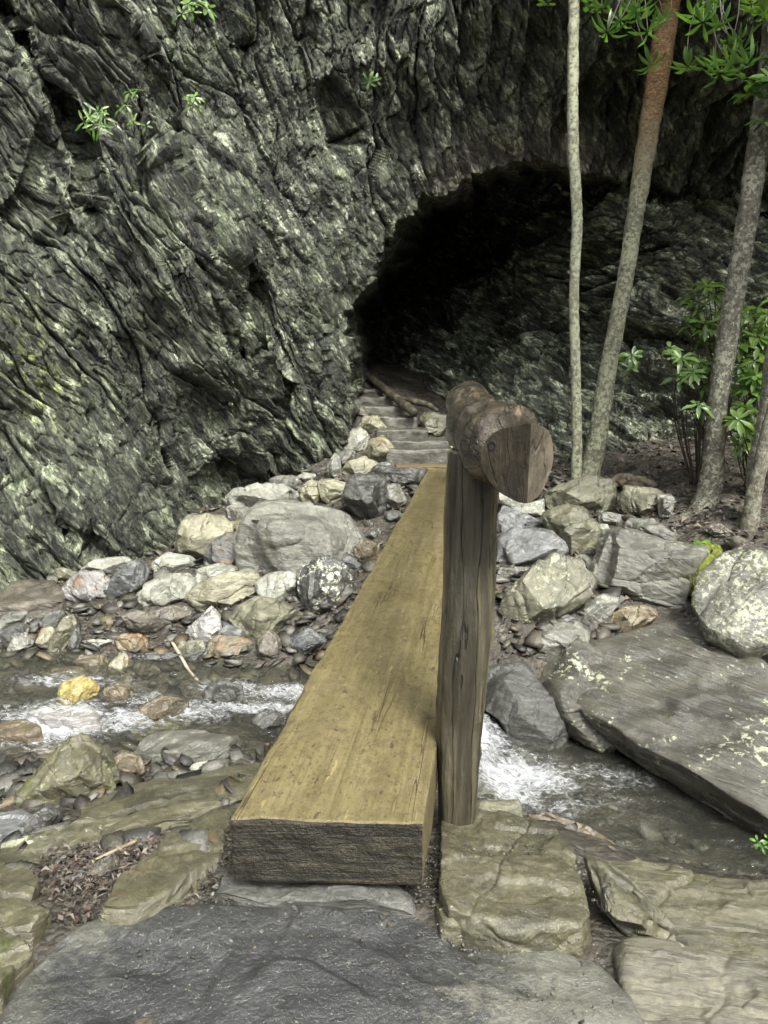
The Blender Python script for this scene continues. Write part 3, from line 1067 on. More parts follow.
S('flat_stone', 'd', [(-30, 110), (0, 108), (40, 97), (95, 103), (107, 128), (70, 143), (0, 148), (-30, 150)], [(10, 727, -.78), (35, 724, -.76), (20, 734, -.77)], .16, 'wetbrown', 'smooth dark brown stone in the stream at the left edge', 'stone', rough=(.15, .3))
B('stone', 'c', [(203, 468), (215, 435), (280, 414), (325, 428), (340, 448), (328, 470), (300, 482), (240, 502), (208, 500)], 'yellow', 'bright yellow stone standing in the stream', 'stone', front=.6, base=at_z(78, 703, -.84), rough=(.3, .5), wet=.6)
S('flat_stone', 'd', [(100, 300 - 150), (150, 140), (185, 150), (160, 190), (120, 225), (60, 240), (20, 250), (-20, 250), (-20, 215), (40, 190)], [(10, 765, -.83), (60, 740, -.86), (40, 760, -.83)], .14, 'wetbrown', 'low brown shelf in the shallows left of the mossy boulder', 'stone', rough=(.15, .3))
S('flat_stone', 'd', [(335, 105), (380, 85), (430, 82), (500, 85), (512, 95), (500, 120), (430, 122), (350, 120)], [(140, 718, -.885), (185, 714, -.885), (160, 724, -.88)], .1, 'olive', 'olive stone just under the foam in the middle of the stream', 'stone', rough=(.15, .3))
B('stone', 'p', [(203, 692), (220, 681), (240, 686), (244, 700), (225, 709), (206, 704)], 'dark', 'dark wet stone splitting the white water nearest the bridge', 'stone', base=at_z(224, 705, -.90), rough=(.12, .28))
B('stone', 'p', [(140, 708), (160, 697), (186, 701), (191, 713), (165, 721), (142, 717)], 'wetbrown', 'low brown stone with foam on both sides, right of the striped stone', 'stone', base=at_z(165, 718, -.88), rough=(.12, .28))
B('stone', 'p', [(104, 691), (118, 684), (136, 690), (131, 702), (110, 703)], 'wetbrown', 'small brown stone in the ripples right of the yellow stone', 'stone', base=at_z(118, 700, -.86), rough=(.12, .28))
B('stone', 'p', [(252, 722), (266, 710), (284, 716), (281, 731), (262, 735)], 'dark', 'dark stone in the foam touching the left edge of the bridge', 'stone', base=at_z(267, 732, -.92), rough=(.12, .28))
B('stone', 'p', [(108, 765), (122, 752), (140, 757), (143, 772), (124, 782), (110, 777)], 'wetbrown', 'wet brown stone between the mossy boulder and the wedge stone', 'stone', rough=(.15, .3))
# ---- right side of the bridge
B('stone', 'f', [(172, 150), (178, 108), (205, 104), (235, 122), (243, 150), (210, 160)], 'grey', 'smooth grey stone behind the foot of the handrail post', 'stone')
S('flat_stone', 'f', [(172, 152), (270, 150), (280, 180), (250, 190), (200, 172)], [(480, 805, -.36), (520, 805, -.36), (510, 815, -.36)], .14, 'olive', 'squared olive block between the tan slab and the cascade', 'stone')
S('flat_stone', 'f', [(278, 180), (330, 178), (400, 200), (458, 236), (442, 256), (390, 246), (330, 212)], [(535, 820, -1.02), (600, 840, -1.02), (570, 825, -1.0)], .16, 'wetbrown', 'smooth brown stone lying in the pool below the cascade', 'stone', rough=(.15, .3))
B('boulder', 'e', [(196, 330), (205, 305), (240, 300), (280, 294), (312, 340), (342, 380), (359, 425), (346, 470), (320, 489), (300, 482), (268, 455), (238, 400), (205, 370)], 'dark', 'smooth dark wet boulder leaning over the cascade right of the bridge', front=.5, back=.5, facets=3, amt=.6, rough=(.15, .32))
B('stone', 'e', [(248, 475), (262, 455), (285, 468), (302, 488), (300, 515), (275, 532), (250, 516)], 'dark', 'small dark stone in the foam under the leaning boulder', 'stone', facets=3, rough=(.15, .3))
S('stone_slab', 'e', [(318, 312), (345, 268), (390, 250), (470, 235), (560, 205), (620, 188), (690, 222), (768, 290), (880, 360), (900, 640), (768, 597), (700, 562), (640, 522), (540, 462), (430, 392), (350, 350)],
  [(560, 660, -.76), (690, 620, -.58), (768, 800, -.98)], .24, 'wetslab', 'giant tilted grey brown slab sloping down to the pool on the right', amt=.75, ledge=.022, lvl=6, n=34, taper=-.06, lichen=.22, rough=(.18, .42), scale=.9, grain=.75, wet=.9)
B('boulder', 'b', [(33, 432), (60, 375), (120, 310), (180, 264), (240, 280), (286, 325), (280, 362), (240, 402), (190, 432), (110, 457), (50, 462)], 'olive', 'large oval olive boulder with a smooth face right of the handrail post', front=.4, back=.5, facets=4, amt=.6, lichen=.1)
B('boulder', 'b', [(106, 520), (130, 475), (180, 449), (240, 454), (272, 475), (264, 505), (212, 542), (150, 550), (112, 542)], 'grey', 'round grey boulder below the large oval boulder')
B('stone', 'b', [(238, 440), (262, 404), (310, 374), (350, 384), (357, 410), (312, 447), (265, 452)], 'grey', 'angular grey stone between the oval boulder and the rusty flat stone', 'stone')
B('flat_stone', 'b', [(313, 482), (350, 425), (385, 404), (440, 409), (470, 430), (420, 457), (350, 490)], 'rust', 'flat stone with a rusty orange patch above the giant slab', 'stone', front=.35, rust=.5)
B('boulder', 'b', [(283, 302), (300, 250), (325, 198), (390, 198), (480, 234), (572, 250), (588, 290), (584, 380), (540, 402), (450, 407), (370, 387), (300, 367), (284, 330)], 'grey', 'large flat faced boulder with pale lichen and mossy right edge', front=.35, back=.6, facets=5, lichen=.45, moss=.1, amt=.7)
moss_o = B('moss_cushion', 'b', [(575, 250), (605, 240), (622, 262), (610, 320), (590, 385), (545, 402), (515, 385), (550, 350), (575, 310)], 'olive', 'bright yellow green moss cushion on the edge of the large boulder', 'moss', grow=1.4, moss=1.9, front=.35, back=.3, push=.9, amt=2.2, wet=0, rough=(.7, .9))
B('boulder', 'b', [(143, 150), (170, 135), (212, 127), (262, 145), (297, 190), (292, 228), (242, 262), (200, 237), (163, 202)], 'olive', 'angular olive boulder below the rail end in the right bank pile', facets=8)
B('boulder', 'b', [(143, 97), (230, 60), (300, 48), (332, 52), (347, 95), (327, 132), (290, 162), (250, 152), (148, 128)], 'olive', 'broad topped boulder at the foot of the two slender trunks', front=.5, moss=.1)
B('boulder', 'b', [(350, 102), (370, 70), (440, 80), (492, 100), (507, 130), (470, 162), (375, 162), (353, 130)], 'olive', 'olive boulder with a crisp top edge right of the slender trunks', facets=8)
B('stone', 'b', [(333, 45), (352, 36), (385, 40), (450, 60), (470, 82), (430, 86), (370, 76), (345, 72)], 'rust', 'long brown stone on top of the right bank pile', 'stone', front=.5)
B('stone', 'b', [(462, 95), (500, 95), (512, 108), (500, 140), (488, 175), (470, 160)], 'grey', 'upright grey stone at the right end of the pile', 'stone')
B('boulder', 'b', [(368, 187), (390, 161), (450, 164), (490, 200), (562, 225), (552, 242), (480, 232), (400, 207)], 'grey', 'low grey boulder tapering right between pile and leaning trunk', front=.5)
B('boulder', 'b', [(588, 402), (600, 340), (650, 270), (690, 250), (768, 260), (850, 310), (880, 480), (780, 535), (700, 522), (620, 482)], 'greengrey', 'round boulder dotted with pale lichen at the right edge', lichen=.85, scale=1.3, front=.5, back=.5, moss=.2, facets=4)
B('boulder', 'b', [(18, 272), (35, 220), (70, 194), (150, 199), (192, 225), (202, 255), (130, 292), (40, 302)], 'blue', 'dark layered slabby boulder behind the handrail post', band=.25)
B('boulder', 'b', [(22, 205), (30, 150), (40, 128), (100, 158), (140, 180), (147, 202), (90, 204), (40, 212)], 'blue', 'blue grey boulder under the pale folded stone')
B('stone', 'b', [(33, 85), (60, 97), (100, 126), (145, 108), (142, 152), (110, 167), (60, 137), (36, 120)], 'pale', 'pale folded stone peeping out beneath the handrail end', 'stone', front=.5, facets=2)
B('stone', 'b', [(298, 152), (325, 146), (358, 152), (370, 180), (333, 187), (305, 178)], 'grey', 'small grey stone filling the gap under the crisp edged boulder', 'stone')
B('stone', 'b', [(288, 178), (322, 178), (330, 198), (300, 225), (286, 212)], 'pale', 'small pale stone right of the angular olive boulder', 'stone')
B('stone', 'b', [(232, 268), (262, 262), (288, 290), (284, 312), (258, 296)], 'grey', 'small grey stone tucked above the large oval boulder', 'stone')
B('flat_stone', 'b', [(588, 186), (640, 177), (682, 212), (660, 222), (620, 210)], 'brown', 'flat brown stone between the leaning trunk and the small trunk', 'stone')
B('flat_stone', 'b', [(640, 222), (690, 214), (750, 245), (800, 275), (760, 282), (690, 252)], 'brown', 'long brown flat stone at the foot of the small right trunk', 'stone')
B('stone', 'b', [(182, 440), (215, 428), (252, 446), (240, 456), (200, 450)], 'blue', 'dark blue flat stone between the oval boulder and round grey boulder', 'stone')
B('stone', 'b', [(20, 300), (60, 300), (130, 296), (110, 320), (60, 322), (22, 330)], 'grey', 'thin grey stone under the dark layered boulder', 'stone')
mt_ = NT('bright_moss')
mv_ = mt_.coords('Object')
mt_.principled(mt_.ramp(mt_.noise(mv_, 45, 6, .7), [(.3, (.045, .06, .012)), (.5, (.14, .16, .03)), (.7, (.28, .30, .07))]), .9, mt_.bump(mt_.noise(mv_, 90, 4, .7), 1.0, .02), .2)
moss_o.data.materials[0] = mt_.m
# ---- far bank, left of the bridge
B('boulder', 'a', [(153, 122), (185, 90), (250, 78), (320, 82), (375, 105), (382, 125), (340, 142), (280, 152), (215, 157), (165, 147)], 'pale', 'pale flat topped boulder against the cliff foot', front=.6, top=.45, wet=.5)
B('stone', 'a', [(141, 155), (165, 147), (250, 158), (264, 175), (235, 197), (190, 197), (150, 187)], 'grey', 'grey stone under the pale flat topped boulder', 'stone')
B('boulder', 'a', [(-22, 270), (0, 225), (30, 190), (75, 180), (140, 172), (167, 200), (152, 240), (100, 282), (50, 324), (10, 312)], 'tan', 'tan boulder with a green tint at the left of the stone pile', facets=7, wet=.55)
B('stone', 'a', [(163, 200), (200, 194), (237, 205), (217, 242), (180, 247), (160, 225)], 'rust', 'small tan stone between the tan boulder and the biggest boulder', 'stone')
B('boulder', 'a', [(58, 332), (110, 265), (150, 236), (207, 250), (212, 290), (207, 347), (150, 347), (80, 347)], 'dark', 'dark boulder with a rusty patch left of the biggest boulder', rust=.25)
B('boulder', 'a', [(207, 290), (212, 245), (232, 190), (262, 155), (330, 138), (400, 135), (480, 140), (535, 133), (552, 150), (577, 215), (584, 255), (555, 287), (520, 312), (470, 342), (385, 367), (320, 352), (208, 350)], 'grey', 'biggest grey boulder of the far bank, with a broad sloping top', front=.6, back=.5, n=2.4, top=.58, facets=5, wet=.6)
B('boulder', 'a', [(33, 442), (60, 410), (115, 385), (190, 358), (225, 360), (262, 390), (247, 442), (190, 462), (120, 477), (62, 467)], 'tan', 'tan fronted boulder with a pale top in the lower row', front=.6, wet=.6)
B('stone', 'a', [(43, 352), (120, 338), (192, 345), (190, 372), (110, 398), (60, 402)], 'pale', 'pale stone lying behind the tan fronted boulder', 'stone')
B('boulder', 'a', [(253, 397), (290, 370), (350, 360), (392, 390), (390, 432), (365, 464), (310, 457), (263, 427)], 'pale', 'pale grey boulder left of the lichen spotted one', facets=7, wet=.6)
B('boulder', 'a', [(388, 362), (430, 338), (470, 323), (512, 340), (552, 365), (580, 400), (562, 432), (530, 472), (470, 490), (415, 482), (396, 430)], 'dark', 'dark boulder with white lichen spots beside the bridge', lichen=.9, lichcol=(.5, .52, .40))
B('boulder', 'a', [(146, 507), (190, 468), (255, 443), (330, 468), (397, 490), (414, 515), (380, 547), (300, 557), (240, 567), (180, 532)], 'olive', 'wide flat boulder at the foot of the stone pile by the stream', front=.6, wet=.6)
B('boulder', 'a', [(523, 112), (560, 60), (610, 48), (642, 48), (662, 75), (657, 150), (622, 192), (590, 202), (558, 172), (528, 142)], 'dark', 'dark wet wedge boulder right behind the biggest boulder', rough=(.15, .35))
B('stone', 'a', [(658, 80), (702, 76), (724, 125), (695, 162), (658, 162)], 'grey', 'grey block between the dark wedge boulder and the bridge', 'stone')
B('stone', 'a', [(655, 168), (690, 162), (712, 172), (695, 208), (660, 205)], 'dark', 'dark block under the grey block beside the bridge', 'stone')
B('boulder', 'a', [(383, 92), (420, 66), (442, 75), (462, 110), (452, 137), (385, 132)], 'tan', 'yellowish upright stone behind the biggest boulder', wet=.5)
B('boulder', 'a', [(452, 105), (440, 66), (480, 60), (532, 75), (527, 120), (480, 137), (460, 125)], 'tan', 'yellow green block between the upright stone and dark wedge', wet=.5)
B('stone', 'a', [(286, 60), (320, 50), (375, 55), (397, 75), (370, 97), (320, 82)], 'grey', 'flat grey stone touching the cliff behind the flat topped boulder', 'stone')
B('stone', 'a', [(368, 50), (400, 42), (432, 48), (432, 66), (400, 70), (373, 63)], 'pale', 'small pale stone touching the cliff foot near the steps', 'stone')
B('stone', 'a', [(126, 557), (150, 528), (195, 546), (227, 565), (217, 592), (150, 592)], 'blue', 'blue grey angular stone below the tan fronted boulder', 'stone')
B('stone', 'a', [(520, 330), (540, 305), (575, 335), (560, 355), (530, 352)], 'blue', 'small blue stone above the lichen spotted boulder', 'stone')
B('stone', 'a', [(560, 285), (600, 262), (645, 268), (640, 305), (600, 330), (565, 318)], 'wetbrown', 'dark mossy stone beside the middle of the bridge', 'stone', moss=.3)
B('stone', 'a', [(590, 235), (622, 215), (650, 225), (640, 255), (600, 258)], 'dark', 'dark flat stone beside the bridge below the wedge boulder', 'stone')
B('stone', 'i', [(517, 242), (540, 221), (562, 250), (572, 275), (555, 285), (525, 272)], 'brown', 'dark brown upright stone at the foot of the pile', 'stone')
B('stone', 'i', [(574, 272), (590, 240), (620, 217), (647, 240), (642, 267), (600, 277)], 'blue', 'blue grey peaked stone by the left edge of the bridge', 'stone')
B('boulder', 'c', [(456, 147), (480, 115), (560, 65), (650, 43), (680, 65), (682, 95), (640, 142), (580, 170), (510, 167)], 'pale', 'white grey boulder with a flat top in the far bank row', wet=.5, front=.6)
B('boulder', 'c', [(376, 117), (395, 70), (440, 25), (490, 0), (522, 25), (517, 65), (475, 97), (440, 137), (393, 137)], 'blue', 'blue grey boulder between two whitish boulders', front=.5, wet=.6)
B('boulder', 'c', [(220, 102), (240, 75), (290, 45), (350, 43), (392, 75), (382, 115), (350, 137), (290, 150), (228, 132)], 'purple', 'whitish boulder with brown stains left of the blue grey one', rust=.3, front=.5, wet=.6)
B('boulder', 'c', [(278, 40), (340, 0), (440, -12), (457, 10), (420, 42), (385, 67), (350, 50)], 'pale', 'pale boulder lying behind the stained whitish boulder', wet=.5)
B('boulder', 'c', [(526, 30), (545, 5), (590, -17), (660, -7), (692, 20), (670, 42), (600, 47), (540, 52)], 'pale', 'pale green flat boulder behind the white grey one', wet=.5, front=.6)
S('stone_slab', 'c', [(-60, 120), (0, 108), (40, 75), (120, 68), (190, 75), (217, 108), (205, 130), (130, 137), (80, 158), (0, 162), (-60, 165)], [(10, 600, -.62), (50, 585, -.58), (30, 604, -.61)], .2, 'brown', 'long dark brown slab at the left edge of far bank')
B('boulder', 'c', [(178, 67), (200, 35), (260, 13), (292, 30), (280, 52), (235, 77), (200, 77)], 'olive', 'olive grey boulder touching the cliff foot on the left', front=.6)
B('stone', 'c', [(428, 197), (460, 178), (530, 193), (597, 220), (592, 257), (550, 277), (490, 267), (438, 227)], 'brown', 'dark reddish stone lying in the shale rubble', 'stone', front=.7)
B('stone', 'c', [(508, 190), (580, 163), (640, 158), (670, 175), (650, 202), (590, 217), (530, 207)], 'brown', 'low dark brown stone behind the dark reddish stone', 'stone')
B('stone', 'c', [(633, 287), (670, 235), (735, 168), (764, 195), (762, 242), (720, 282), (670, 292)], 'purple', 'pinkish grey striped stone tilted upright in the rubble', 'stone', band=.8)
B('stone', 'c', [(160, 322), (185, 270), (220, 208), (257, 188), (274, 215), (252, 262), (225, 312), (190, 327)], 'olive', 'tall olive slate propped up near the left edge', 'stone', front=.4)
B('stone', 'c', [(240, 302), (257, 250), (277, 228), (284, 270), (270, 307), (250, 317)], 'dark', 'narrow dark stone right of the propped olive slate', 'stone')
B('stone', 'c', [(26, 312), (45, 280), (85, 258), (114, 285), (107, 312), (60, 330), (38, 327)], 'grey', 'grey angular stone at the water edge far left', 'stone')
B('stone', 'c', [(128, 292), (145, 240), (180, 238), (190, 265), (167, 312), (138, 312)], 'tan', 'small gold and white stone left of the propped slate', 'stone', rust=.4)
B('stone', 'c', [(143, 217), (165, 185), (210, 178), (237, 195), (227, 227), (185, 247), (153, 237)], 'dark', 'dark stone above the small gold stone', 'stone')
B('stone', 'c', [(-30, 225), (0, 215), (30, 188), (80, 183), (112, 210), (70, 227), (20, 247), (-30, 255)], 'grey', 'flat grey stone at the left edge, upper of two', 'stone')
B('stone', 'c', [(-30, 270), (0, 253), (60, 225), (107, 225), (102, 252), (60, 282), (10, 302), (-30, 305)], 'dark', 'dark flat stone at the left edge, lower of two', 'stone')
B('stone', 'c', [(283, 285), (330, 278), (395, 283), (398, 302), (350, 310), (293, 302)], 'pale', 'thin pale flat stone at the far water edge', 'stone')
B('stone', 'c', [(398, 282), (435, 260), (480, 262), (522, 275), (517, 307), (475, 322), (418, 312)], 'rust', 'orange brown stone among the shale', 'stone', rust=.9)
B('stone', 'c', [(380, 377), (400, 345), (430, 328), (447, 345), (442, 387), (410, 412), (386, 402)], 'tan', 'little tan rounded stone standing at the stream edge', 'stone', rust=.3, wet=.5)
B('stone', 'c', [(483, 347), (510, 328), (590, 323), (642, 340), (590, 357), (500, 357)], 'dark', 'flat black stone behind the little tan stone', 'stone')
B('stone', 'c', [(463, 412), (500, 384), (550, 373), (574, 390), (530, 410), (480, 417)], 'brown', 'dark pointed flat stone at the edge of the white water', 'stone')
B('stone', 'c', [(618, 352), (680, 318), (727, 316), (722, 345), (660, 364), (623, 367)], 'dark', 'flat black stone under the dry stick', 'stone')
B('stone', 'c', [(713, 317), (720, 280), (768, 263), (850, 278), (892, 300), (850, 332), (768, 337)], 'rust', 'tan orange boulder in front of the wide flat boulder', 'stone', rust=.4)
B('stone', 'c', [(608, 317), (640, 288), (705, 283), (717, 310), (680, 327), (630, 337)], 'olive', 'olive flat stone left of the tan orange boulder', 'stone')
B('stone', 'c', [(263, 362), (285, 333), (360, 338), (387, 370), (370, 397), (300, 392)], 'wetbrown', 'brown half sunken stone left of the little tan stone', 'stone')
B('stone', 'c', [(150, 400), (190, 378), (270, 378), (330, 400), (310, 425), (220, 430), (160, 425)], 'wetbrown', 'low brown stone at water level above the yellow stone', 'stone')
B('stone', 'c', [(345, 435), (370, 418), (410, 420), (418, 445), (385, 465), (350, 455)], 'dark', 'dark stone right of the yellow stone', 'stone')
B('stone', 'c', [(425, 410), (445, 395), (470, 400), (455, 440), (430, 455), (415, 440)], 'wetbrown', 'brown sliver stone below the little tan stone', 'stone')
# ---- by the steps
B('boulder', 'h', [(146, 427), (185, 358), (260, 373), (312, 440), (292, 467), (230, 452), (180, 442)], 'tan', 'pale yellow wedge stone beside the lower steps', wet=.5)
B('boulder', 'h', [(78, 542), (120, 448), (160, 428), (217, 480), (202, 542), (150, 572)], 'pale', 'pale green block under the yellow wedge stone', wet=.5)
B('boulder', 'h', [(203, 572), (230, 498), (290, 473), (347, 530), (377, 637), (300, 627), (218, 602)], 'tan', 'stone with yellow and orange lichen by the end of the bridge', rust=.45, wet=.1)
B('boulder', 'h', [(58, 682), (100, 618), (190, 588), (257, 620), (210, 662), (130, 707)], 'tan', 'pale tilted slab below the yellow lichened stone', wet=.5)
B('boulder', 'h', [(-12, 642), (20, 558), (57, 590), (62, 692), (0, 715)], 'grey', 'upright grey stone between the cliff foot and pale tilted slab')
B('stone', 'h', [(128, 312), (180, 303), (232, 360), (170, 377), (123, 347)], 'brown', 'brown stone at the cliff edge beside the steps', 'stone')
B('boulder', 'h', [(488, 370), (540, 348), (642, 360), (667, 410), (652, 462), (580, 482), (518, 442)], 'olive', 'olive boulder right of the steps beneath the timber edging')
B('boulder', 'h', [(198, 702), (260, 638), (400, 658), (532, 655), (502, 715), (400, 740), (300, 762)], 'dark', 'dark wet stone touching the far end of the bridge', rough=(.15, .35))
B('stone', 'h', [(48, 562), (120, 548), (152, 580), (100, 622), (53, 642)], 'grey', 'grey green stone under the pale green block', 'stone')
B('stone', 'h', [(258, 627), (310, 613), (347, 640), (320, 657)], 'blue', 'small blue stone between the pale slab and the bridge end', 'stone')
# ------------------------------------------------------------------ bridge
def wood_deck():
    t = NT('sawn_deck_timber')
    v = t.coords('Object')
    vg = t.coords('Object', scale=(1.2, 22, 22))
    vf = t.coords('Object', scale=(2.5, 90, 90))
    g1 = t.noise(vg, 1.6, 6, .6, .6)
    g2 = t.noise(vf, 1.5, 6, .65, .3)
    c = t.ramp(g1, [(.3, (.105, .087, .039)), (.5, (.136, .114, .053)), (.7, (.168, .142, .069))])
    c = t.mix(.35, c, t.ramp(g2, [(.3, .6), (.5, 1.0), (.7, 1.35)]), 'MULTIPLY')
    n = t.noise(v, 3.5, 6, .65, .4)
    c = t.mix(t.ramp(n, [(.52, 0), (.72, .3)]), c, (.095, .075, .036))
    yl = t.noise(t.coords('Object', scale=(3, 22, 22)), 1.5, 4, .6)
    c = t.mix(t.ramp(yl, [(.66, 0), (.70, .6)]), c, (.30, .24, .10))
    gr = t.noise(v, 26, 5, .75)
    c = t.mix(t.ramp(gr, [(.42, .45), (.5, 0)]), c, (.07, .055, .03))
    # grit and wear pits
    sp = t.noise(v, 85, 3, .6)
    c = t.mix(t.ramp(sp, [(.61, 0), (.65, .65)]), c, (.035, .028, .018))
    sp2 = t.noise(t.coords('Object', scale=(1, 1.6, 1)), 30, 4, .6)
    c = t.mix(t.ramp(sp2, [(.63, 0), (.66, .8)]), c, (.04, .03, .02))
    # drying cracks along the grain
    ck = t.noise(t.coords('Object', loc=(3, 7, 2), scale=(.35, 9, 9)), 1.3, 3, .5, .3)
    cm = t.ramp(ck, [(.493, 0), (.4985, 1), (.5015, 1), (.507, 0)])
    cm = t.math('MULTIPLY', cm, t.ramp(t.noise(t.coords('Object', scale=(1, 4, 4)), 1.1, 2), [(.5, 0), (.6, .9)]))
    c = t.mix(cm, c, (.04, .028, .014))
    hh = t.math('SUBTRACT', t.math('ADD', t.math('MULTIPLY', g2, .6), t.math('MULTIPLY', t.noise(v, 60, 5, .7), .5)), t.math('MULTIPLY', cm, 1.5))
    p = t.principled(c, t.ramp(n, [(.35, .28), (.6, .52)]), t.bump(hh, .6, .008), .5)
    return t.m


def wood_end():
    t = NT('sawn_timber_end')
    v = t.coords('Object')
    vb = t.coords('Object', rot=(0, 0, 0), scale=(14, 1.2, 20))
    g = t.noise(vb, 2.2, 6, .6, .7)
    c = t.ramp(g, [(.3, (.010, .009, .007)), (.5, (.024, .021, .014)), (.7, (.055, .048, .030))])
    s = t.noise(v, 75, 4, .7)
    c = t.mix(.6, c, t.ramp(s, [(.35, .4), (.5, 1), (.66, 2.2)]), 'MULTIPLY')
    t.principled(c, .55, t.bump(t.math('ADD', g, s), .9, .012), .4)
    return t.m


def weathered(name, dark, mid, light, stretch=(14, 14, .9), streak=(.24, .215, .10), streak_amt=.6, rough=(.35, .6), grainy=1.0, crack=.8):
    t = NT(name)
    v = t.coords('Object')
    vg = t.coords('Object', scale=stretch)
    g1 = t.noise(vg, 1.0, 7, .65, .5)
    g2 = t.noise(t.coords('Object', scale=tuple(k * 3.2 for k in stretch)), 1.2, 7, .7, .3)
    c = t.ramp(g1, [(.3, dark), (.5, mid), (.7, light)])
    c = t.mix(.7, c, t.ramp(g2, [(.3, .4), (.5, 1), (.7, 1.7)]), 'MULTIPLY')
    st = t.noise(t.coords('Object', loc=(4, 2, 9), scale=tuple(k * .8 for k in stretch)), 1.0, 4, .6)
    c = t.mix(t.ramp(st, [(.58, 0), (.68, streak_amt)]), c, streak)
    ck = t.ramp(t.noise(t.coords('Object', loc=(1, 5, 3), scale=tuple(k * .9 for k in stretch)), 1.0, 3, .5, .2), [(.49, 0), (.498, 1), (.502, 1), (.51, 0)])
    ck = t.math('MULTIPLY', ck, crack)
    c = t.mix(ck, c, (.012, .010, .008))
    hh = t.math('SUBTRACT', t.math('ADD', t.math('MULTIPLY', g2, .8), t.math('MULTIPLY', t.noise(v, 50, 5, .7), .25)), ck)
    nr = t.noise(v, 6, 4)
    t.principled(c, t.ramp(nr, [(.4, rough[0]), (.62, rough[1])]), t.bump(hh, .85 * grainy, .014), .5)
    return t.m


M_deck = wood_deck()
M_end = wood_end()
M_post = weathered('weathered_post_wood', (.013, .012, .008), (.050, .045, .030), (.13, .118, .078))
M_rail = weathered('polished_rail_wood', (.012, .010, .007), (.044, .037, .026), (.15, .132, .098), stretch=(2.2, 13, 13), streak=(.30, .22, .13), streak_amt=.4, rough=(.12, .34), grainy=1.3, crack=.5)

A0 = at_z(229, 820, 0.0)
B0 = at_z(424, 823, 0.0)
F0 = at_z(427.2, 469, 0.0)
dirv = F0 - A0
LEN = np.linalg.norm(dirv)
dirv /= LEN
side = np.array([dirv[1], -dirv[0], 0])
WID = (B0 - A0) @ side
rz = math.atan2(dirv[1], dirv[0])
print('deck length', LEN, 'width', WID, 'heading', math.degrees(rz))
bridge_o = A0 + side * WID / 2
bridge = empty('log_bridge', tuple(bridge_o + np.array([0, 0, -.215])), 'yellowish brown squared log footbridge with a handrail, spanning the stream towards the cave steps', 'footbridge')
bridge.rotation_euler = (0, 0, rz)


def to_bridge(P):
    d = np.asarray(P, float) - (bridge_o + np.array([0, 0, -.215]))
    return np.stack([d @ dirv, d @ -side, d[..., 2]], -1)


def box_grid(L, Wd, H, nl, nw, nh, bev=.012):
    """a closed box as three pairs of grids with softened long edges; x along, y across, z 0..H"""
    bm = bmesh.new()
    bmesh.ops.create_cube(bm, size=1.0)
    for v in bm.verts:
        v.co = ((v.co.x + .5) * L, v.co.y * Wd, (v.co.z + .5) * H)
    bmesh.ops.bevel(bm, geom=list(bm.edges), offset=bev, segments=2, affect='EDGES', profile=.6)
    for axis, n, lo, hi in ((0, nl, 0, L), (1, nw, -Wd / 2, Wd / 2), (2, nh, 0, H)):
        for k in range(1, n):
            co = [0, 0, 0]
            no = [0, 0, 0]
            co[axis] = lo + (hi - lo) * k / n
            no[axis] = 1
            bmesh.ops.bisect_plane(bm, geom=bm.verts[:] + bm.edges[:] + bm.faces[:], dist=1e-5, plane_co=co, plane_no=no)
    return bm


def deck_part():
    H = .215
    bm = box_grid(LEN, WID, H, 130, 12, 5)
    bm.verts.ensure_lookup_table()
    V = np.array([v.co[:] for v in bm.verts])
    nz_ = fbm(V * np.array([1, 3, 3]), 1.2, 3, .5, 12)
    edge = sstep(np.abs(V[:, 1]), WID / 2 - .03, WID / 2)
    dz = .006 * nz_ + .004 * fbm(V, 14, 2, .5, 14) - edge * np.maximum(.004 + .022 * pn(V * np.array([1, .1, 1]), 3.0, 15) + .012 * pn(V * np.array([1, .1, 1]), 9.0, 18), 0)
    V[:, 2] += dz * (V[:, 2] > H * .5)
    V[:, 1] += np.sign(V[:, 1]) * edge * .010 * fbm(V * np.array([1, 0, 1]), 1.5, 3, .5, 16)
    V[:, 0] -= (V[:, 0] < .02) * (.006 * fbm(V * np.array([0, 1, 1]), 12, 3, .6, 17))
    skew = (B0 - A0) @ dirv
    V[:, 0] += skew * (.5 - V[:, 1] / WID) * (1 - V[:, 0] / LEN)
    for v, c in zip(bm.verts, V):
        v.co = c
    me = bpy.data.meshes.new('deck')
    bm.to_mesh(me)
    bm.free()
    me.polygons.foreach_set('use_smooth', np.zeros(len(me.polygons), bool))
    me.materials.append(M_deck)
    me.materials.append(M_end)
    for p in me.polygons:
        if p.normal.x < -.6 or p.center.z < .0:
            p.material_index = 1
    o = bpy.data.objects.new('deck', me)
    COL.objects.link(o)
    o.parent = bridge
    return o


deck_part()


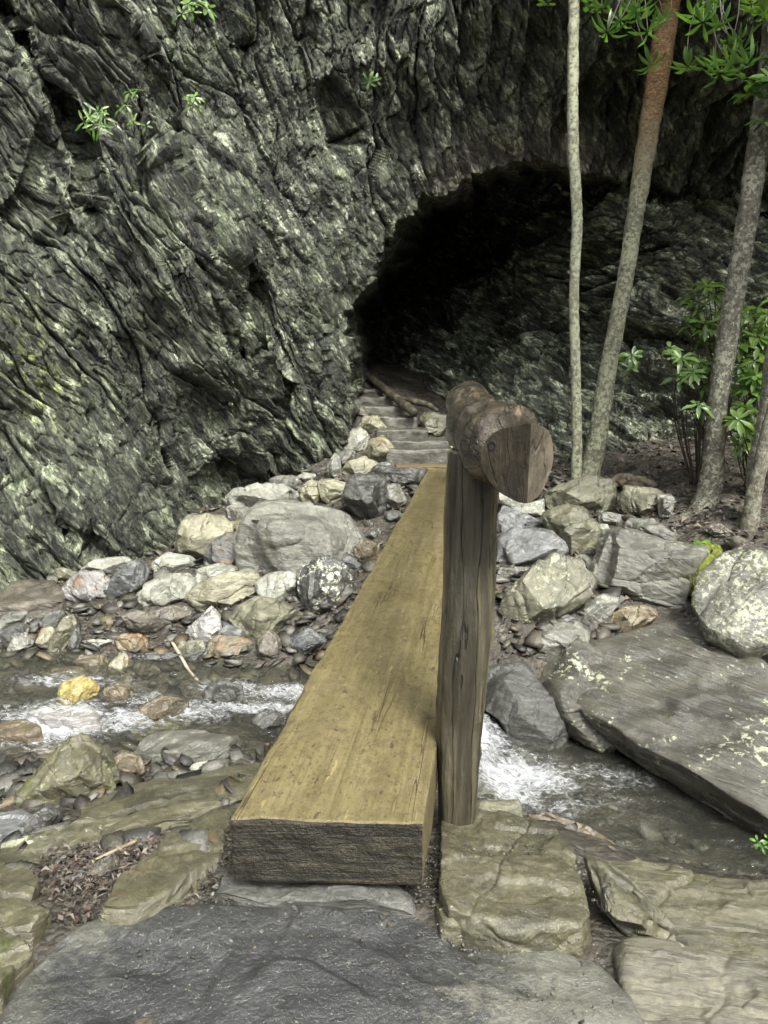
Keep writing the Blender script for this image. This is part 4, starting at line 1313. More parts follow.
def log_post(base, top, r0, r1, seed, name='handrail_post'):
    b = to_bridge(np.array([base]))[0]
    tp = to_bridge(np.array([top]))[0]
    L = np.linalg.norm(tp - b)
    n = 12
    pts_ = [b + (tp - b) * k / n + np.array([.006 * math.sin(k * 1.3 + seed), .005 * math.cos(k * .9 + seed), 0]) for k in range(n + 1)]
    rad = list(np.interp(np.linspace(0, 1, n + 1), [0, .12, .35, .6, 1], [r0 * .92, r0, r0 * 1.2, r1 * 1.02, r1]))
    V, f = tube(pts_, rad, 56, .0, 5, seed, sub=8)
    # hewn flats and long checks
    ax = (tp - b) / L
    rel = V - b
    tt = rel @ ax
    cen = b + np.outer(tt, ax)
    d = V - cen
    rr = np.linalg.norm(d, axis=1) + 1e-9
    th = np.arctan2(d[:, 1], d[:, 0])
    k8 = np.cos(((th + .3) * 7 / (2 * math.pi) % 1 - .5) * 2 * math.pi / 7)
    fac = 1 - .55 * (1 - math.cos(math.pi / 7)) + .0 * k8
    lim = .945 / k8
    C = np.stack([np.cos(th) * 2.5, np.sin(th) * 2.5, tt * 1.2], 1)
    nn = fbm(C, 1.5, 4, .55, seed)
    ch = np.minimum(1, np.abs(pn(C * np.array([1, 1, .5]), 1.6, seed + 3)) / .08)
    s = np.minimum(1.0 + .06 * nn, lim) - .06 * (1 - ch)
    # knots
    for kz, ka in [(.32, 4.2), (.55, 4.6), (.75, 5.2), (.2, 5.0)]:
        s = s + .10 * np.exp(-((tt / L - kz) * L / .018) ** 2 - (np.angle(np.exp(1j * (th - ka))) / .22) ** 2)
    V = cen + d * s[:, None]
    me = mesh_from(name, V - b, f)
    return link(name, me, M_post, bridge, tuple(b))


pb = at_depth(456.5, 790, 2.50)
ptp = at_depth(475.5, 452, 2.52)
print('post', pb, ptp)
log_post(pb + np.array([0, 0, -.14]), ptp, .074, .090, 3)
far_top = at_depth(474.5, 398, 7.4)
log_post(np.array([far_top[0] - .02, 7.45, -.25]), far_top, .07, .065, 9)


def rail_part():
    spec = [(566, 503, 1.80, .104), (555, 493, 1.90, .108), (542, 480, 2.04, .112), (525, 465, 2.20, .115), (501, 448, 2.38, .115), (486, 435, 2.56, .110), (476, 424, 2.82, .100), (470, 411, 3.2, .088), (469.5, 401, 3.7, .086), (471, 399, 4.4, .076), (473, 397, 5.8, .070), (474, 396, 7.3, .066), (474, 396, 7.75, .062)]
    P = np.array([at_depth(a, b, y) for a, b, y, r in spec])
    Pb = to_bridge(P)
    V, f = tube(Pb, [s[3] for s in spec], 60, 0, 4, 5, sub=12)
    m = len(V) // 60
    cen = V.reshape(m, 60, 3).mean(1, keepdims=True)
    d = V.reshape(m, 60, 3) - cen
    th = np.linspace(0, 2 * math.pi, 60, endpoint=False)[None]
    tl = np.linspace(0, 1, m)[:, None] * np.ones_like(th)
    Q = V / .25
    nn = fbm(Q, 1.0, 4, .5, 41).reshape(m, 60) * .14
    tw = .06 * np.sin(2 * th + tl * 40 + 1.0) + .03 * np.sin(3 * th - tl * 90) + .02 * fbm(Q, 6, 3, .6, 43).reshape(m, 60)
    for kt, ka, kw, kh in [(.30, .8, .02, .22), (.36, 2.4, .025, .18), (.42, 4.3, .018, .25), (.47, 1.4, .02, -.16), (.25, 3.3, .02, .15), (.52, 5.5, .02, .2), (.6, .4, .02, .2), (.20, 1.9, .015, .16)]:
        nn = nn + kh * np.exp(-((tl - kt) / kw) ** 2 - (np.angle(np.exp(1j * (th - ka))) / .45) ** 2)
    V = (cen + d * (1 + nn + tw)[..., None]).reshape(-1, 3)
    org = Pb[3]
    bm = bmesh.new()
    bv = [bm.verts.new(v) for v in (V - org)]
    for q in f:
        bm.faces.new([bv[i] for i in q])
    for q in bm.faces:
        q.smooth = True

    def local_dir(v):
        v = np.asarray(v, float)
        return np.array([v @ dirv, v @ -side, v[2]])
    E = to_bridge(at_depth(529, 466, 2.205)[None])[0] - org
    for k, nrm in enumerate([(-.17, -.965, -.20), (.70, -.70, -.12)]):       # the two saw cuts
        n0 = local_dir(np.asarray(nrm) / np.linalg.norm(nrm))
        r = bmesh.ops.bisect_plane(bm, geom=bm.verts[:] + bm.edges[:] + bm.faces[:], dist=1e-5, plane_co=E, plane_no=n0, clear_outer=True)
        ed = [e for e in r['geom_cut'] if isinstance(e, bmesh.types.BMEdge)]
        res = bmesh.ops.contextual_create(bm, geom=ed)
        for q in res['faces']:
            q.smooth = False
            q.material_index = 1 + k
    rim = [e for e in bm.edges if len(e.link_faces) == 2 and e.link_faces[0].material_index != e.link_faces[1].material_index]
    bmesh.ops.bevel(bm, geom=rim, offset=.010, segments=3, affect='EDGES', profile=.5, clamp_overlap=True, material=-1)
    me = bpy.data.meshes.new('handrail')
    bm.to_mesh(me)
    bm.free()
    o = link('handrail', me, M_rail, bridge, tuple(org))
    me.materials.append(M_cheek)
    me.materials.append(M_railend)
    Ew = at_depth(529, 466, 2.205)
    nw = np.array([-.17, -.965, -.20])
    rk = ray(492, 446)
    kc = to_bridge((CAM + rk * (((Ew - CAM) @ nw) / (rk @ nw)))[None])[0]
    v0, f0 = ico(3)
    n0 = local_dir(np.array([-.17, -.965, -.20]))
    s0 = local_dir(np.array([.98, -.17, 0]))
    u0 = np.cross(s0, n0)
    kr = np.hypot(v0[:, 0], v0[:, 1])
    kv = (v0[:, 0] * .012)[:, None] * s0 + (v0[:, 1] * .017)[:, None] * u0 + (v0[:, 2] * .004 - .006 * (1 - kr) * (v0[:, 2] > 0))[:, None] * n0
    km = NT('dark_knot')
    km.principled((.006, .005, .004), .8)
    kn = mesh_from('knot', kv, f0)
    link('knot', kn, km.m, o, tuple(kc - org))
    return o


M_cheek = weathered('sawn_cheek_wood', (.009, .008, .006), (.036, .030, .021), (.092, .078, .053), stretch=(9, 9, 1.1), streak=(.22, .16, .08), streak_amt=.4, rough=(.3, .55), crack=.15)
M_railend = weathered('sawn_end_wood', (.032, .027, .020), (.085, .073, .053), (.18, .158, .115), stretch=(6, 6, 2), streak=(.30, .25, .18), streak_amt=.5, rough=(.25, .5), crack=.3)
rail_part()

# iron stake
t = NT('rusty_iron')
v = t.coords('Object')
t.principled(t.ramp(t.noise(v, 40, 5), [(.3, (.02, .015, .012)), (.7, (.07, .045, .03))]), .5, t.bump(t.noise(v, 60, 4), .6, .004), Metallic=.3)
M_iron = t.m
sb = at_z(268, 764, -.36)
bm_ = MB()
zz = np.linspace(-.45, .10, 56)
V, f = tube([sb + np.array([0, 0, z]) for z in zz], [.013 + .0035 * (k % 2) for k in range(56)], 12, sub=1)
bm_.add(V, f)
tag(bm_.build('iron_stake', M_iron, None, tuple(sb + np.array([0, 0, -.45]))), 'short ribbed iron stake driven in beside the left edge of the bridge', 'stake')

# ------------------------------------------------------------------ steps and timber edging
M_step = rock_mat('greybrown', 501, 2.0, rough=(.2, .4), wet=.4)
STEPS = [(449.3, 8.78, 362, 674, 'h'), (441, 9.08, 385, 655, 'h'), (430, 9.40, 305, 540, 'h'), (417.4, 9.72, 262, 482, 'h'), (406.5, 10.03, 212, 412, 'h'), (397.4, 10.35, 165, 380, 'h'), (389, 10.67, 160, 312, 'h'), (381, 10.99, 138, 222, 'h'), (372.8, 11.3, 118, 165, 'h')]
SLAB = ['lowest step, dark and jagged, right above the end of the bridge', 'second step up from the bridge, brown and thin', 'third step up, pale and shiny with water', 'fourth step up, wide and brown', 'fifth step up, level with the top of the olive boulder', 'sixth step up, wet and greyish', 'seventh step up, shiny on its tread', 'eighth step up, narrow and half hidden by the cliff', 'topmost visible step at the dark cave entrance']
for i, (py, dp, xa, xb, _) in enumerate(STEPS):
    xl = 330 + xa / 5.486
    xr = 330 + xb / 5.486
    L3 = at_depth(xl, py, dp)
    R3 = at_depth(xr, py, dp)
    L3[0] -= .12
    wd = R3[0] - L3[0]
    hgt = .24
    bm = box_grid(wd, .40, hgt, 30, 8, 5, .018)
    V = np.array([q.co[:] for q in bm.verts])
    V += (np.stack([fbm(V + i, 6, 3, .5, 1 + i), fbm(V + i, 7, 3, .5, 30 + i), fbm(V + i, 5, 3, .5, 60 + i)], 1)) * np.array([.012, .022, .014])
    for q, c in zip(bm.verts, V):
        q.co = c
    me = bpy.data.meshes.new('stone_step')
    bm.to_mesh(me)
    bm.free()
    me.polygons.foreach_set('use_smooth', np.ones(len(me.polygons), bool))
    o = link('stone_step', me, M_step, None, (L3[0], L3[1] + .2, L3[2] - hgt))
    tag(o, SLAB[i], 'step', 'steps climbing into the cave')
# landing board
bm = box_grid(at_depth(453, 460, 8.62)[0] - at_depth(396, 460, 8.62)[0], .34, .10, 16, 6, 2, .01)
me = bpy.data.meshes.new('landing_board')
bm.to_mesh(me)
bm.free()
L3 = at_depth(396, 461, 8.62)
o = link('landing_board', me, weathered('landing_wood', (.05, .036, .018), (.12, .09, .045), (.2, .15, .075), stretch=(.9, 14, 14)), None, (L3[0], L3[1] + .12, -.095))
tag(o, 'brown timber board across the far end of the bridge, below the lowest step', 'board')
# timber edging
tp_ = [(352, 361, 11.7), (364, 372, 11.2), (377, 383, 10.75), (392, 395, 10.25), (405, 405, 9.85), (414, 413, 9.6)]
V, f = tube([at_depth(a, b, y) for a, b, y in tp_], [.045, .05, .052, .055, .058, .06], 20, .18, 3, 5, sub=6)
m_ = MB()
m_.add(V, f)
org = at_depth(405, 412, 9.8)
tag(m_.build('timber_edging', M_post, None, tuple(org)), 'weathered squared timber edging along the right side of the steps', 'timber')
V, f = tube([at_depth(a, b, y) for a, b, y in [(399, 399, 10.0), (412, 401, 9.8), (428, 405, 9.6), (437, 411, 9.45)]], [.03, .04, .04, .03], 14, .2, 5, 15, sub=5)
m_ = MB()
m_.add(V, f)
tag(m_.build('timber_edging', M_post, None, tuple(at_depth(428, 408, 9.6))), 'grey driftwood timber lying above the olive boulder by the steps', 'timber')

# ------------------------------------------------------------------ trees
def bark(name, base, spots, spot_amt=.5, red=None, zr=(0, 1), seed=1):
    t = NT(name)
    v = t.coords('Object', (seed * 3.1, seed, 0))
    vz = t.coords('Object', scale=(1, 1, .55))
    n1 = t.noise(v, 24, 8, .72, .2)
    n2 = t.noise(vz, 55, 6, .7)
    c = t.ramp(n1, [(.32, tuple(.35 * k for k in base)), (.5, base), (.68, tuple(1.6 * k for k in base))])
    n3 = t.noise(v, 26, 8, .72, .3)
    n4 = t.noise(v, 5, 3, .5)
    mm = t.math('ADD', n3, t.math('MULTIPLY', t.math('SUBTRACT', n4, .5), .3))
    c = t.mix(t.ramp(mm, [(.56 - .12 * spot_amt, 0), (.62 - .12 * spot_amt, .9)]), c, spots)
    if red:
        tc = t.n('ShaderNodeTexCoord')
        sx = t.n('ShaderNodeSeparateXYZ')
        t.l(tc.outputs['Object'], sx.inputs[0])
        zz = t.math('ADD', sx.outputs['Z'], t.math('MULTIPLY', t.math('SUBTRACT', n4, .5), .9))
        zz = t.math('ADD', zz, t.math('MULTIPLY', t.math('SUBTRACT', n3, .5), .8))
        mr = t.n('ShaderNodeMapRange')
        t.l(zz, mr.inputs[0])
        mr.inputs[1].default_value = zr[0]
        mr.inputs[2].default_value = zr[1]
        ns = t.noise(t.coords('Object', scale=(1, 1, 2.5)), 30, 7, .75, .6)
        c = t.mix(mr.outputs[0], c, t.ramp(ns, [(.34, (.03, .018, .009)), (.5, (.14, .082, .036)), (.66, (.36, .235, .11))]))
    t.principled(c, .75, t.bump(t.math('ADD', n1, n2), .9, .018), .3)
    return t.m


def leaf_mat(name, a, b, seed=0):
    t = NT(name)
    v = t.coords('Object')
    at = t.attr('tint', 'Color')
    c = t.mix(t.ramp(t.noise(v, 5, 3), [(.4, 0), (.6, 1)]), a, b)
    c = t.mix(1.0, c, at, 'MULTIPLY')
    p = t.principled(c, .32, None, .5)
    tl = t.n('ShaderNodeBsdfTranslucent')
    t.l(t.mix(1.0, c, (1.5, 1.6, .7), 'MULTIPLY'), tl.inputs[0])
    mx = t.n('ShaderNodeMixShader')
    mx.inputs[0].default_value = .35
    t.l(p.outputs[0], mx.inputs[1])
    t.l(tl.outputs[0], mx.inputs[2])
    t.l(mx.outputs[0], t.out.inputs['Surface'])
    return t.m


def leaf_geo(base, d, up, L, W, droop, rs):
    """one strap-shaped leaf folded along its midrib"""
    d = d / np.linalg.norm(d)
    side_ = np.cross(d, up)
    side_ /= np.linalg.norm(side_) + 1e-9
    u = np.cross(side_, d)
    prof = [(0, .10), (.14, .45), (.38, .92), (.62, 1.0), (.84, .66), (1.0, .05)]
    V, f = [], []
    for k, (s, w) in enumerate(prof):
        c = base + d * L * s + u * (-droop * L * s * s) + u * L * .04 * math.sin(s * 9 + L * 99)
        V += [c - side_ * W * w * .5 + u * W * w * .16, c, c + side_ * W * w * .5 + u * W * w * .16]
        if k:
            a = 3 * (k - 1)
            f += [(a, a + 1, a + 4, a + 3), (a + 1, a + 2, a + 5, a + 4)]
    return V, f


class Leaves:
    def __init__(self):
        self.V, self.f, self.t = [], [], []
        self.dr = 1.0

    def leaf(self, base, d, up, L, W, droop, rs, tint):
        v, f = leaf_geo(base, d, up, L, W, droop, rs)
        o = len(self.V)
        self.V += v
        self.f += [tuple(i + o for i in q) for q in f]
        self.t += [tint] * len(v)

    def whorl(self, c, axis, L, W, n, rs, tint=(1, 1, 1), spread=1.0):
        axis = axis / np.linalg.norm(axis)
        a = np.cross(axis, [.2, .9, .3])
        a /= np.linalg.norm(a)
        b = np.cross(axis, a)
        ph = rs.random() * 6.28
        for k in range(n):
            th = ph + k * 2 * math.pi / n + rs.normal() * .18
            el = rs.uniform(-.35, .45)
            d = (math.cos(th) * a + math.sin(th) * b) * spread + axis * el
            j = rs.uniform(.7, 1.3)
            self.leaf(c + d * .008, d, axis, L * rs.uniform(.7, 1.1), W * rs.uniform(.8, 1.15), rs.uniform(.1, .5) * self.dr, rs, tuple(q * j for q in tint))

    def build(self, name, mat, parent, org, loc):
        me = mesh_from(name, np.array(self.V) - np.asarray(org), self.f)
        cattr(me, 'tint', np.array(self.t))
        return link(name, me, mat, parent, loc)


M_leaf = leaf_mat('rhododendron_leaf', (.06, .115, .03), (.11, .19, .05))
M_leafb = leaf_mat('bright_leaf', (.085, .155, .035), (.165, .26, .065))
M_crown = leaf_mat('crown_leaf', (.04, .09, .02), (.08, .14, .03))
M_twig = weathered('twig_bark', (.02, .016, .011), (.045, .036, .026), (.08, .065, .05), streak=(.09, .07, .05), rough=(.6, .8))


def tree(spec, label, mat, seed, ztop, crown_r, extra=None, name='tree', flare=1.0, group=None):
    """spec: (px, py, depth, radius in metres), from the foot up; goes on above the frame to ztop"""
    P = [at_depth(a, b, y) for a, b, y, r in spec]
    R = [s[3] for s in spec]
    root = P[0].copy()
    d = P[-1] - P[-2]
    d /= np.linalg.norm(d)
    last = P[-1].copy()
    rs = np.random.default_rng(seed)
    while last[2] < ztop:
        d = d + np.array([rs.normal() * .05, rs.normal() * .05, .06])
        d /= np.linalg.norm(d)
        last = last + d * .7
        P.append(last.copy())
        R.append(max(R[-1] * .9, .02))
    P.insert(0, P[0] + np.array([0, .02, -.25]))
    R.insert(0, R[0] * flare)
    tr = empty(name, tuple(root), label, 'tree', group)
    mb = MB()
    V, f = tube(P, R, 22, .07, 9, seed, sub=14)
    q = V.copy()
    V = V + (np.stack([pn(q, 14, seed), pn(q, 14, seed + 2), 0 * q[:, 0]], 1)) * .006
    mb.add(V, f)
    tips = []
    if crown_r > 0:
        n0 = len(P)
        for k in range(9):
            i = rs.integers(min(len(spec) + 2, n0 - 2), n0)
            a = rs.random() * 6.28
            e = P[i] + np.array([math.cos(a), math.sin(a), rs.uniform(.3, .8)]) * crown_r * rs.uniform(.5, 1)
            mid = (P[i] + e) / 2 + np.array([0, 0, .15])
            V, f = tube([P[i], mid, e], [R[i] * .6, R[i] * .3, .008], 7, .05, 6, seed + k, sub=5)
            mb.add(V, f)
            tips += [(mid, e), (mid, e)]
    o = mb.build('trunk', mat, tr, tuple(root), (0, 0, 0))
    if crown_r > 0:
        lv = Leaves()
        for mid, e in tips:
            for j in range(9):
                c = mid + (e - mid) * rs.random() + rs.normal(size=3) * crown_r * .22
                lv.whorl(c, np.array([rs.normal() * .4, rs.normal() * .4, 1]), .15, .05, 7, rs)
        lv.build('crown', M_crown, tr, root, (0, 0, 0))
    return tr


tree([(576, 478, 8.0, .058), (577, 440, 8.0, .052), (576, 380, 8.0, .050), (574, 300, 8.0, .048), (577, 220, 8.0, .053), (573, 140, 8.0, .052), (573, 60, 8.0, .052), (574, 0, 8.0, .05)],
     'slender straight tree with pale green mottled bark, leftmost of the trunks', bark('mottled_bark', (.21, .21, .15), (.42, .45, .31), .75, seed=1), 11, 7.6, 1.0, flare=1.3)
tree([(590, 474, 8.05, .11), (597, 440, 8.05, .098), (608, 370, 8.05, .086), (625, 280, 8.0, .080), (636, 210, 8.0, .086), (649, 130, 7.95, .096), (662, 50, 7.9, .104), (669, 0, 7.9, .104)],
     'slanting tree whose bark turns shaggy reddish brown higher up', bark('reddish_bark', (.17, .17, .12), (.38, .40, .27), .65, red=True, zr=(2.7, 3.6), seed=2), 12, 7.6, 1.2, flare=1.2)
tree([(684, 533, 6.55, .15), (697, 518, 6.6, .125), (709, 492, 6.6, .10), (714, 450, 6.6, .086), (718, 400, 6.6, .084), (727, 340, 6.6, .084), (737, 280, 6.6, .084), (747, 220, 6.6, .082), (759, 140, 6.6, .082), (769, 70, 6.6, .08), (778, 0, 6.6, .08)],
     'thick grey trunk with a curved foot, leaning right', bark('grey_bark', (.10, .095, .075), (.28, .29, .22), .42, seed=3), 13, 7.2, 1.2, flare=1.3)
tree([(744, 555, 6.1, .072), (750, 520, 6.1, .07), (757, 480, 6.1, .058), (766, 440, 6.1, .052), (778, 390, 6.1, .048), (795, 320, 6.1, .058)],
     'small grey tree at the right edge, thicker of its pair', bark('grey_bark', (.14, .13, .10), (.26, .27, .20), .4, seed=4), 14, 5.0, .7)
tree([(751, 497, 6.25, .042), (751, 470, 6.25, .038), (757, 440, 6.28, .035), (764, 405, 6.3, .034), (770, 360, 6.3, .042), (780, 300, 6.3, .04)],
     'thin grey tree behind the small tree at the right edge', bark('grey_bark', (.13, .12, .09), (.24, .25, .19), .4, seed=5), 15, 4.6, .5)


def shrub(name, label, whorls, root_px, seed, mat, L=.17, W=.05, n=9, cat='shrub', twig_r=.009, tint=(1, 1, 1), hang=0.0, group=None, parent_pt=None):
    """whorls: (px, py, depth); a twig runs from the root to each leaf cluster"""
    rs = np.random.default_rng(seed)
    root = at_depth(*root_px)
    o = empty(name, tuple(root), label, cat, group)
    tw = MB()
    lv = Leaves()
    lv.dr = 1 + 1.6 * hang
    if len(whorls) > 6 and cat == 'shrub':
        whorls = list(whorls) + [(a + rs.normal() * 8, b + rs.normal() * 8, y + rs.normal() * .12) for a, b, y in list(whorls)]
    for (a, b, y) in whorls:
        e = at_depth(a, b, y)
        mid = root + (e - root) * rs.uniform(.45, .65) + rs.normal(size=3) * .06 * np.linalg.norm(e - root)
        V, f = tube([root, mid, e], [twig_r, twig_r * .7, twig_r * .4], 6, 0, 5, seed, sub=6)
        tw.add(V, f)
        ax = (e - mid) / np.linalg.norm(e - mid) + np.array([0, -.35, .25 - hang])
        j = rs.uniform(.75, 1.25)
        lv.whorl(e, ax, L * rs.uniform(.75, 1.15), W * rs.uniform(.75, 1.1), int(n + rs.integers(-2, 2)), rs, tuple(q * j for q in tint))
    tw.build('twigs', M_twig, o, tuple(root), (0, 0, 0))
    lv.build('foliage', mat, o, root, (0, 0, 0))
    return o


R2 = np.random.default_rng(77)
# hanging rhododendron sprays at the top
shrub('rhododendron_branch', 'rhododendron spray hanging at the top between the slender and reddish trunks', [(601, 8, 4.6), (620, 20, 4.6), (607, 32, 4.5), (636, 10, 4.7), (648, 32, 4.6), (640, 18, 4.8), (652, 65, 4.7), (590, 2, 4.6), (664, 20, 4.9)], (640, -60, 4.9), 5, M_leaf, .095, .024, 9, 'branch', .005, hang=.9, tint=(.75, .85, .8))
shrub('rhododendron_branch', 'rhododendron spray hanging at the top right of the reddish trunk', [(694, 15, 4.4), (703, 22, 4.3), (712, 8, 4.5), (720, 24, 4.4), (728, 62, 4.3), (742, 50, 4.3), (735, 44, 4.35), (748, 64, 4.25), (720, 74, 4.3), (716, 66, 4.4), (688, 66, 4.5), (705, -5, 4.4)], (718, -60, 4.7), 6, M_leaf, .095, .024, 9, 'branch', .005, hang=.9, tint=(.75, .85, .8))
shrub('rhododendron_branch', 'rhododendron spray in the top right corner in front of the leaning trunk', [(752, 5, 4.2), (764, 12, 4.2), (775, 4, 4.2), (758, -6, 4.3), (780, 25, 4.2)], (775, -60, 4.4), 7, M_leaf, .11, .03, 8, 'branch', .006, hang=.8, tint=(1, 1, .9))
shrub('rhododendron_branch', 'few leaves dangling left of the slender trunk at the top edge', [(547, 2, 5.0), (556, -8, 5.0)], (552, -60, 5.2), 17, M_leaf, .08, .025, 6, 'branch', .006, hang=.8)
# shrubs at the right
w1 = [(692, 292), (703, 285), (714, 296), (722, 312), (700, 310), (712, 325), (718, 340), (704, 330), (695, 318), (710, 352), (725, 300), (700, 342)]
shrub('rhododendron_shrub', 'bright rhododendron shrub behind the thick leaning trunk', [(a, b, 7.2 + R2.uniform(-.3, .3)) for a, b in w1], (716, 470, 7.4), 21, M_leafb, .15, .045, 9, tint=(.75, .75, .7))
w2 = [(681, 358), (698, 362), (709, 360), (693, 366), (703, 388), (702, 412), (706, 376), (690, 372)]
shrub('rhododendron_shrub', 'dark rhododendron with leaf rosettes left of the thick trunk', [(a, b, 6.9 + R2.uniform(-.2, .2)) for a, b in w2], (698, 500, 7.1), 22, M_leaf, .15, .042, 9, tint=(1.1, 1.05, 1.1))
w3 = [(748, 316), (757, 308), (765, 322), (752, 335), (762, 340), (745, 330), (770, 312), (758, 352), (768, 355), (775, 330), (785, 340), (740, 345)]
shrub('rhododendron_shrub', 'bright rhododendron right of the thick trunk at the right edge', [(a, b, 7.0 + R2.uniform(-.3, .3)) for a, b in w3], (765, 480, 7.2), 23, M_leafb, .15, .045, 9, tint=(.8, .8, .7))
w4 = [(743, 372), (756, 378), (765, 368), (750, 390), (740, 365), (762, 395), (772, 382), (754, 362)]
shrub('rhododendron_shrub', 'dark green rhododendron rosettes below the bright one at the right edge', [(a, b, 6.7 + R2.uniform(-.2, .2)) for a, b in w4], (760, 500, 6.9), 24, M_leaf, .15, .042, 9, tint=(1.0, 1.05, 1.0))
w5 = [(744, 408), (752, 416), (746, 430), (758, 440), (742, 446), (750, 455), (765, 425), (770, 455), (738, 420)]
shrub('rhododendron_shrub', 'low bright leafy shrub behind the small right trunks', [(a, b, 6.6 + R2.uniform(-.2, .2)) for a, b in w5], (756, 510, 6.75), 25, M_leafb, .13, .042, 9, tint=(.85, .85, .75))
# small plants on the cliff
shrub('small_plant', 'tuft of leaves in the cleft of the cliff, upper left', [(90, 116, 7.45), (84, 122, 7.4), (98, 112, 7.5), (104, 118, 7.5), (93, 124, 7.4), (100, 126, 7.45)], (96, 132, 7.75), 31, M_leafb, .12, .026, 6, 'plant', .004, tint=(.7, .75, .6))
shrub('small_plant', 'sparse leafy sprig on the cliff right of the cleft tuft', [(130, 92, 7.6), (138, 90, 7.6), (126, 106, 7.55), (133, 122, 7.55), (146, 126, 7.6), (120, 108, 7.5)], (134, 134, 7.8), 32, M_leafb, .085, .026, 5, 'plant', .004, tint=(.7, .75, .6))
shrub('small_plant', 'leafy sprig at the top edge of the cliff, left', [(188, 4, 7.9), (200, 2, 7.9), (193, 12, 7.85), (206, 8, 7.9), (182, 14, 7.85)], (193, 40, 8.2), 33, M_leafb, .11, .035, 6, 'plant', .004, tint=(.7, .75, .6))
shrub('small_plant', 'tiny sprig on the cliff below the top sprig', [(190, 100, 7.8), (195, 97, 7.8), (192, 106, 7.75)], (192, 112, 8.0), 34, M_leafb, .11, .03, 5, 'plant', .003, tint=(.7, .7, .6))
shrub('small_plant', 'tiny leaf tuft on the cliff near the arch', [(372, 78, 8.1), (376, 80, 8.1), (369, 82, 8.1)], (372, 88, 8.4), 35, M_leafb, .09, .03, 5, 'plant', .003, tint=(.6, .65, .4))
shrub('small_plant', 'small rosette on the dark wall between slanting and thick trunk', [(629, 360, 9.0), (632, 356, 9.0), (630, 368, 8.95)], (631, 378, 9.4), 36, M_leaf, .16, .05, 7, 'plant', .004)
shrub('seedling', 'bright seedling at the mossy edge of the large boulder', [(703, 545, 5.75), (708, 549, 5.7), (700, 550, 5.7), (712, 543, 5.8), (706, 556, 5.7)], (705, 566, 5.85), 37, M_leafb, .10, .035, 5, 'plant', .003, tint=(.8, .9, .6))
shrub('seedling', 'bright green sprig at the water edge by the right picture border', [(758, 842, 3.25), (768, 840, 3.25), (762, 846, 3.2)], (770, 858, 3.3), 38, M_leafb, .035, .014, 5, 'plant', .002, tint=(.8, 1, .6))

# sticks
def stick(pxs, r, label, mat=M_twig):
    P = [at_z(a, b, z) for a, b, z in pxs]
    V, f = tube(P, [r] * len(P), 8, .15, 20, 3, sub=5)
    mb = MB()
    mb.add(V, f)
    return tag(mb.build('stick', mat, None, tuple(P[0])), label, 'stick')


M_pale = weathered('dry_twig', (.16, .13, .09), (.28, .24, .17), (.4, .35, .26), stretch=(4, 4, 4))
stick([(172, 642, -.55), (180, 655, -.6), (188, 669, -.68), (198, 681, -.76)], .011, 'pale dry stick standing in the far rubble', M_pale)
stick([(92, 862, -.28), (112, 852, -.28), (136, 841, -.3)], .006, 'long pale twig lying on the bark litter', M_pale)
stick([(116, 846, -.29), (124, 852, -.27), (130, 855, -.27)], .004, 'short pale twig crossing the long one on bark litter', M_pale)
stick([(690, 430, .1), (699, 405, .4), (704, 390, .6)], .010, 'thin bare stick leaning left of the thick trunk')

# ------------------------------------------------------------------ loose rubble, pebbles and litter
def scatter_stones(name, regions, total, smin, smax, seed, flat=.3, lift=.2):
    rs = np.random.default_rng(seed)
    v0, f0 = ico(1)
    VV, FF, CC = [], [], []
    off = 0
    pal = np.array([(.05, .049, .042), (.075, .071, .056), (.035, .034, .031), (.11, .104, .083), (.075, .067, .050), (.17, .168, .145), (.07, .071, .066), (.046, .041, .034), (.075, .073, .05), (.10, .094, .074), (.14, .138, .118), (.12, .10, .06)])
    W = np.array([r[4] for r in regions], float)
    W /= W.sum()
    for k in range(total):
        r = regions[rs.choice(len(regions), p=W)]
        x = rs.uniform(r[0], r[1])
        y = rs.uniform(r[2], r[3])
        s = smin * (smax / smin) ** (rs.random() ** 1.8)
        z = float(tz(x, y)) if len(r) < 6 else r[5]
        n = 5
        q = v0 / ((np.abs(v0) ** n).sum(1) ** (1 / n))[:, None]
        q = q * (np.array([1, rs.uniform(.5, .9), flat * rs.uniform(.4, 1.1)]) * s)
        q = q * rs.uniform(.8, 1.2, size=(len(q), 1))
        for _ in range(5):
            nn = rs.normal(size=3)
            nn /= np.linalg.norm(nn)
            ss = q @ nn
            q = q - np.maximum(ss - ss.max() * rs.uniform(.45, .8), 0)[:, None] * nn
        a, b, c = rs.random() * 6.28, rs.normal() * .3, rs.normal() * .3
        Rm = np.array(Matrix.Rotation(a, 3, 'Z') @ Matrix.Rotation(b, 3, 'X') @ Matrix.Rotation(c, 3, 'Y'))
        q = q @ Rm.T + np.array([x, y, z + lift * s])
        VV.append(q)
        FF.append(f0 + off)
        off += len(q)
        col = pal[rs.integers(len(pal))] * rs.uniform(.5, 1.0)
        CC.append(np.tile(col, (len(q), 1)))
    me = mesh_from(name, np.concatenate(VV), np.concatenate(FF), smooth=False)
    cattr(me, 'tint', np.concatenate(CC))
    t = NT(name)
    v = t.coords('Object')
    c = t.mix(.7, t.attr('tint', 'Color'), t.ramp(t.noise(v, 60, 6, .7), [(.3, .5), (.5, 1), (.7, 1.6)]), 'MULTIPLY')
    t.principled(c, t.ramp(t.noise(v, 15, 3), [(.4, .22), (.6, .5)]), t.bump(t.noise(v, 70, 8, .7), .6, .01), .5)
    return tag(link(name, me, t.m), kind='stuff')


